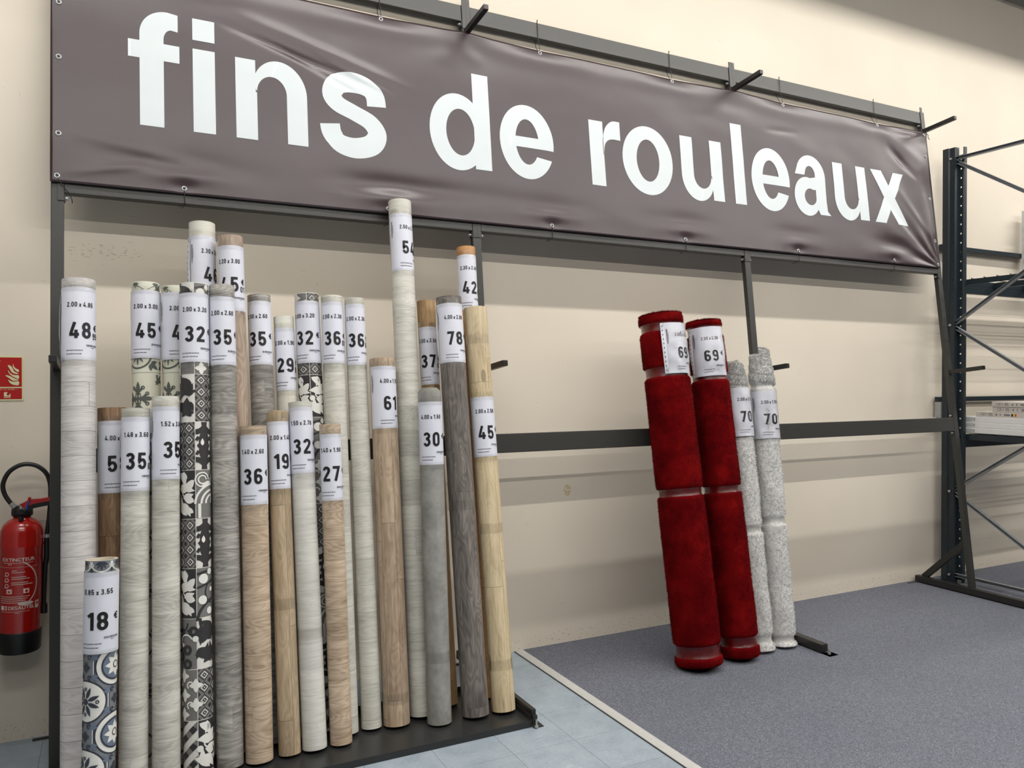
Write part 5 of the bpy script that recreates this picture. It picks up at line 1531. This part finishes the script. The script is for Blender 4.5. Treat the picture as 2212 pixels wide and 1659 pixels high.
# ------------------------------------------------------------------ pallet racking and goods at the right
PX = 5.961
def pallet_rack():
    r = root('pallet_rack', (PX, 4.0, 0), 'dark navy pallet racking with zinc braces at the right edge', 'shelving rack')
    H_ = 3.46
    ya, yb = 3.935, 4.078
    def prof_part(name, pts, th=0.003):
        # open bent-sheet profile extruded upwards
        vs = []; fs = []; n = len(pts)
        outs = []
        for i, p in enumerate(pts):
            a = Vector(pts[max(i - 1, 0)]); b_ = Vector(pts[min(i + 1, n - 1)]); dd = (b_ - a).normalized()
            outs.append(Vector(p) + Vector((-dd.y, dd.x)) * th)
        ring = [tuple(p) for p in pts] + [tuple(p) for p in outs[::-1]]
        m = len(ring)
        vs = [(x, y, 0.004) for x, y in ring] + [(x, y, H_) for x, y in ring]
        fs = [[i, (i + 1) % m, m + (i + 1) % m, m + i] for i in range(m)]
        for q in range(n - 1):
            fs.append([m + q, m + q + 1, m + m - 2 - q, m + m - 1 - q]); fs.append([q, m - 1 - q, m - 2 - q, q + 1])
        return mesh_obj(name, vs, fs, MAT['rack'], r)
    def perforated(x, y0, y1, name):
        """flange in the plane x = const with a row of round holes"""
        vs = []; fs = []
        pitch = 0.0735; z = 0.02; yc = y0 + (y1 - y0) * 0.5; rr = 0.0068
        while z + pitch < H_:
            n0 = len(vs); zc = z + pitch / 2; seg = 12
            for k in range(seg):
                t = 2 * math.pi * k / seg
                vs.append((x, yc + rr * math.cos(t), zc + rr * math.sin(t)))
            for k in range(seg):
                t = 2 * math.pi * k / seg; cx, cz = math.cos(t), math.sin(t); q = max(abs(cx) / ((y1 - y0) / 2), abs(cz) / (pitch / 2))
                vs.append((x, yc + cx / q, zc + cz / q))
            for k in range(seg): fs.append([n0 + k, n0 + (k + 1) % seg, n0 + seg + (k + 1) % seg, n0 + seg + k])
            # square the cell's corners
            cs = [(y1, z + pitch), (y0, z + pitch), (y0, z), (y1, z)]
            for (cy, cz) in cs:
                best = sorted(range(seg), key=lambda k: (vs[n0 + seg + k][1] - cy) ** 2 + (vs[n0 + seg + k][2] - cz) ** 2)[:2]
                vs.append((x, cy, cz)); fs.append([n0 + seg + best[0], n0 + seg + best[1], len(vs) - 1])
            z += pitch
        o = mesh_obj(name, vs, fs, MAT['rack'], r)
        so = o.modifiers.new('thickness', 'SOLIDIFY'); so.thickness = 0.003
    prof_part('upright', [(PX + 0.002, yb), (PX, 4.030), (PX + 0.012, 4.022), (PX + 0.012, 4.010)])
    b = MB(); b.box(PX + 0.012, PX + 0.015, 3.982, 4.010, 0.004, H_); o_ = b.build('upright_flange', MAT['rack'], r)
    d = D2(); z_ = 0.06
    while z_ < H_ - 0.04: d.disc((3.996, z_), 0.005, 8); z_ += 0.0735
    d.mapped(lambda u, v, e: Vector((PX + 0.0112, u, v)), 'slot_marks', MAT['black'], o_)
    prof_part('upright', [(PX + 0.012, 3.982), (PX + 0.030, 3.978), (PX + 0.060, 3.978)])
    perforated(PX + 0.060, 3.945, 3.978, 'upright_flange')
    prof_part('upright', [(PX + 0.060, 3.945), (PX + 0.064, 3.937), (PX + 0.095, 3.937), (PX + 0.098, yb), (PX + 0.002, yb)][:3])
    b = MB(); b.box(PX + 0.002, PX + 0.010, 4.070, yb, 0.004, H_); b.build('upright', MAT['rack'], r)
    b = MB(); b.box(PX - 0.01, PX + 0.11, 3.92, 4.10, 0.0005, 0.0045, 0.001); b.build('foot_plate', MAT['rack'], r)
    # braces run from the rear upright towards the viewer (side frame)
    XB = 6.0; yF = 2.95
    def brace(p0, p1):
        b = MB(); p0 = Vector(p0); p1 = Vector(p1)
        d = (p1 - p0); ln = d.length; d.normalize(); q = Vector((1, 0, 0)); w = d.cross(q)
        mt = Matrix(((q.x, w.x, d.x, p0.x), (q.y, w.y, d.y, p0.y), (q.z, w.z, d.z, p0.z), (0, 0, 0, 1)))
        b.box(-0.014, 0.014, -0.013, -0.010, 0, ln, 0.001, mt); b.box(-0.014, 0.014, 0.010, 0.013, 0, ln, 0.001, mt); b.box(0.010, 0.014, -0.010, 0.010, 0, ln, 0.001, mt); b.build('brace', MAT['brace'], r)
    for z in (3.373, 0.058): brace((XB, 4.005, z), (XB, yF, z))
    slope = (3.373 - 3.009) / (4.019 - 3.466)
    brace((XB, 4.00, 3.360), (XB, yF, 3.360 - slope * 1.05))
    brace((XB, 4.00, 2.055), (XB, yF, 2.055 + 0.66 * 1.05))
    brace((XB, 4.00, 2.040), (XB, yF, 2.040 - 0.645 * 1.05))
    brace((XB, 4.00, 0.735), (XB, yF, 0.735 + 0.688 * 1.05))
    brace((XB, 4.00, 0.720), (XB, yF, 0.720 - 0.62 * 1.05))
    for z in (3.373, 2.05, 0.725, 0.058):
        b = MB(); b.tube([(PX + 0.004, 4.014, z), (PX + 0.05, 4.014, z)], 0.006, 8); b.tube([(PX + 0.002, 4.014, z), (PX + 0.011, 4.014, z)], 0.011, 6); b.build('bolt', MAT['zinc'], r)
    b = MB(); b.box(XB - 0.04, XB + 0.05, yF - 0.1, yF, 0.004, H_, 0.004); b.build('upright', MAT['rack'], r)
    # two shelf levels: beams along the wall, a decked panel between
    for (zt, nm) in ((2.41, 0), (1.178, 1)):
        b = MB(); b.box(6.06, 8.7, 3.965, 4.005, zt - 0.105, zt, 0.003); b.build('rear_beam', MAT['rack'], r)
        b = MB(); b.box(6.06, 8.7, yF - 0.07, yF - 0.03, zt - 0.105, zt, 0.003); b.build('front_beam', MAT['rack'], r)
        b = MB(); b.box(6.066, 6.072, yF - 0.03, 3.965, zt - 0.040, zt + 0.002, 0.001); b.build('deck_edge', MAT['rack'], r)
        for k, xx in enumerate((6.45, 6.85, 7.25)):
            b = MB(); b.box(xx, xx + 0.04, yF - 0.03, 3.965, zt - 0.045, zt - 0.005, 0.002); b.build('deck_support', MAT['rack'], r)
        for k in range(9):
            yy = 3.90 - k * 0.10
            b = MB(); b.tube([(6.062, yy, zt + 0.004), (8.6, yy, zt + 0.004)], 0.003, 5); b.tube([(6.064, yy, zt + 0.004), (6.062, yy, zt + 0.012)], 0.003, 5); b.build('deck_wire', MAT['rack'], r)
        for k in range(14):
            xx = 6.10 + k * 0.19
            b = MB(); b.tube([(xx, yF, zt - 0.001), (xx, 3.96, zt - 0.001)], 0.0028, 5); b.build('deck_wire', MAT['rack'], r)
pallet_rack()

def goods():
    z = 1.190
    for k in range(3):
        r = root('boxed_board', (6.5, 3.45, z), ['lowest white wrapped board on the lower rack shelf', 'middle white wrapped board on the lower rack shelf', 'topmost white wrapped board on the lower rack shelf'][k], 'boxed board', 'white boards on the rack shelf')
        b = MB(); b.box(6.10 + 0.004 * k, 6.95, 2.90, 3.985 - 0.003 * k, z, z + 0.044, 0.004); b.build('carton', MAT['board'], r)
        b = MB(); b.box(6.099 + 0.004 * k, 6.1005 + 0.004 * k, 3.90, 3.975 - 0.003 * k, z + 0.010, z + 0.034); b.build('end_label', MAT['card'], r)
        b = MB(); b.box(6.0985 + 0.004 * k, 6.1000 + 0.004 * k, 3.896, 3.899, z + 0.012, z + 0.032); b.build('end_mark', MAT['ink_grey'], r)
        z += 0.0445
    for k, (y1, x0, lab) in enumerate(((3.895, 6.12, 'lowest grey printed carton on the white boards'), (3.775, 6.135, 'middle grey printed carton on the white boards'), (3.778, 6.13, 'topmost grey printed carton on the white boards'))):
        h = 0.040
        r = root('printed_carton', (6.5, 3.4, z), lab, 'carton', 'printed cartons on the rack shelf')
        b = MB(); b.box(x0, 6.80, 2.92, y1, z, z + h, 0.003); b.build('carton', MAT['carton'], r)
        m = lambda u, v, e: Vector((x0 - 0.0006 - e, y1 - u, z + v))
        d = D2(); d.text('CE', 0.055, 0.021, 0.018, 0.0, 1.0, 0.1, 'E', 0.036)
        for q in range(3):
            d.rect(0.100, 0.012 + q * 0.008, 0.135 - q * 0.004, 0.015 + q * 0.008)
        d.rect(0.083, 0.012, 0.086, 0.030); d.rect(0.155, 0.014, 0.166, 0.026); d.rect(0.188, 0.014, 0.194, 0.028)
        d.rect(0.220, 0.014, 0.268, 0.019); d.rect(0.220, 0.022, 0.262, 0.027)
        d.mapped(m, 'print', MAT['ink_grey'], r)
        for (u0, mt) in ((0.275, MAT['ink']), (0.288, MAT['yellow']), (0.301, MAT['orange'])):
            d = D2(); d.rect(u0, 0.010, u0 + 0.0125, 0.030); d.mapped(m, 'flag_stripe', mt, r)
        z += h + 0.0005
    # rails fixed to the wall behind the racking
    for (za, x0, x1, lab) in ((2.69, 6.0, 7.16, 'upper dark steel rail on the wall behind the racking'), (1.455, 5.96, 8.6, 'lower dark steel rail on the wall behind the racking')):
        b = MB(); b.box(x0, x1, 4.098, 4.138, za - 0.018, za + 0.020, 0.003)
        o = tag(b.build('wall_rail', MAT['rack'], origin=((x0 + x1) / 2, 4.118, za)), lab, 'rail', 'rails behind the racking')
        b = MB(); b.box(x0 - 0.002, x0 + 0.12, 4.096, 4.1415, za + 0.0205, za + 0.0245, 0.001); b.build('rail_cap', MAT['card'], o)
    b = MB(); b.box(5.962, 6.062, 4.085, 4.140, 1.290, 1.435, 0.003)
    o = tag(b.build('wall_bracket', MAT['zinc'], origin=(6.01, 4.112, 1.29)), 'grey metal block under the end of the lower wall rail', 'bracket')
    b = MB(); b.box(5.995, 6.058, 4.082, 4.0855, 1.300, 1.318); b.build('bracket_window', MAT['paper'], o)
    b = MB(); b.box(5.880, 5.935, 4.105, 4.140, 1.290, 1.312, 0.002); tag(b.build('clip_plate', MAT['card'], origin=(5.9, 4.12, 1.29)), 'small pale clip plate on the wall above the crossbar', 'plate')
    # notched grey post at the very edge
    r = root('notched_post', (7.10, 4.06, 2.42), 'pale grey post with stepped ledges at the right edge', 'post')
    b = MB(); b.box(7.055, 7.16, 4.03, 4.095, 2.412, 3.08, 0.003); b.build('post', MAT['card'], r)
    for k, (z0, z1, ex) in enumerate(((3.035, 3.075, 0.0), (2.985, 3.018, 0.055), (2.905, 2.945, 0.05), (2.85, 2.885, 0.03), (2.79, 2.83, 0.02))):
        b = MB(); b.box(7.052 - ex, 7.16, 4.015, 4.0295, z0, z1, 0.003); b.build('ledge', MAT['card'], r)
    for z_ in (2.745, 2.655):
        b = MB(); b.tube([(7.03, 4.05, z_), (7.056, 4.05, z_)], 0.013, 8); b.build('bolt', MAT['zinc'], r)
    b = MB(); b.box(6.095, 6.0975, 3.36, 3.47, 1.235, 1.275, 0.0005); tag(b.build('price_card', MAT['paper'], origin=(6.096, 3.41, 1.235)), 'small white card against the stacked white boards', 'card')
goods()

# ------------------------------------------------------------------ unseen cabinet, added left of the view to shade the wall
def cabinet():
    x0, x1, y0, y1, h = -1.75, -0.56, 3.10, 4.15, 2.6
    r = root('added_shade_cabinet', ((x0 + x1) / 2, (y0 + y1) / 2, 0), 'unseen tall grey cabinet added left of the fire extinguisher to shade the wall', 'cabinet')
    b = MB(); b.box(x0, x1, y0, y1, 0.06, h, 0.004); b.build('body', MAT['card'], r)
    b = MB(); b.box(x0 + 0.02, x1 - 0.02, y0 + 0.03, y1, 0.0, 0.06); b.build('plinth', MAT['black'], r)
    xm = (x0 + x1) / 2
    for (a, c, hx) in ((x0 + 0.01, xm - 0.003, xm - 0.05), (xm + 0.003, x1 - 0.01, xm + 0.05)):
        b = MB(); b.box(a, c, y0 - 0.018, y0 - 0.0005, 0.075, h - 0.012, 0.003); d = b.build('door', MAT['card'], r)
        b = MB(); b.box(hx - 0.008, hx + 0.008, y0 - 0.035, y0 - 0.0185, 1.0, 1.14, 0.003); b.build('handle', MAT['zinc'], d)
cabinet()
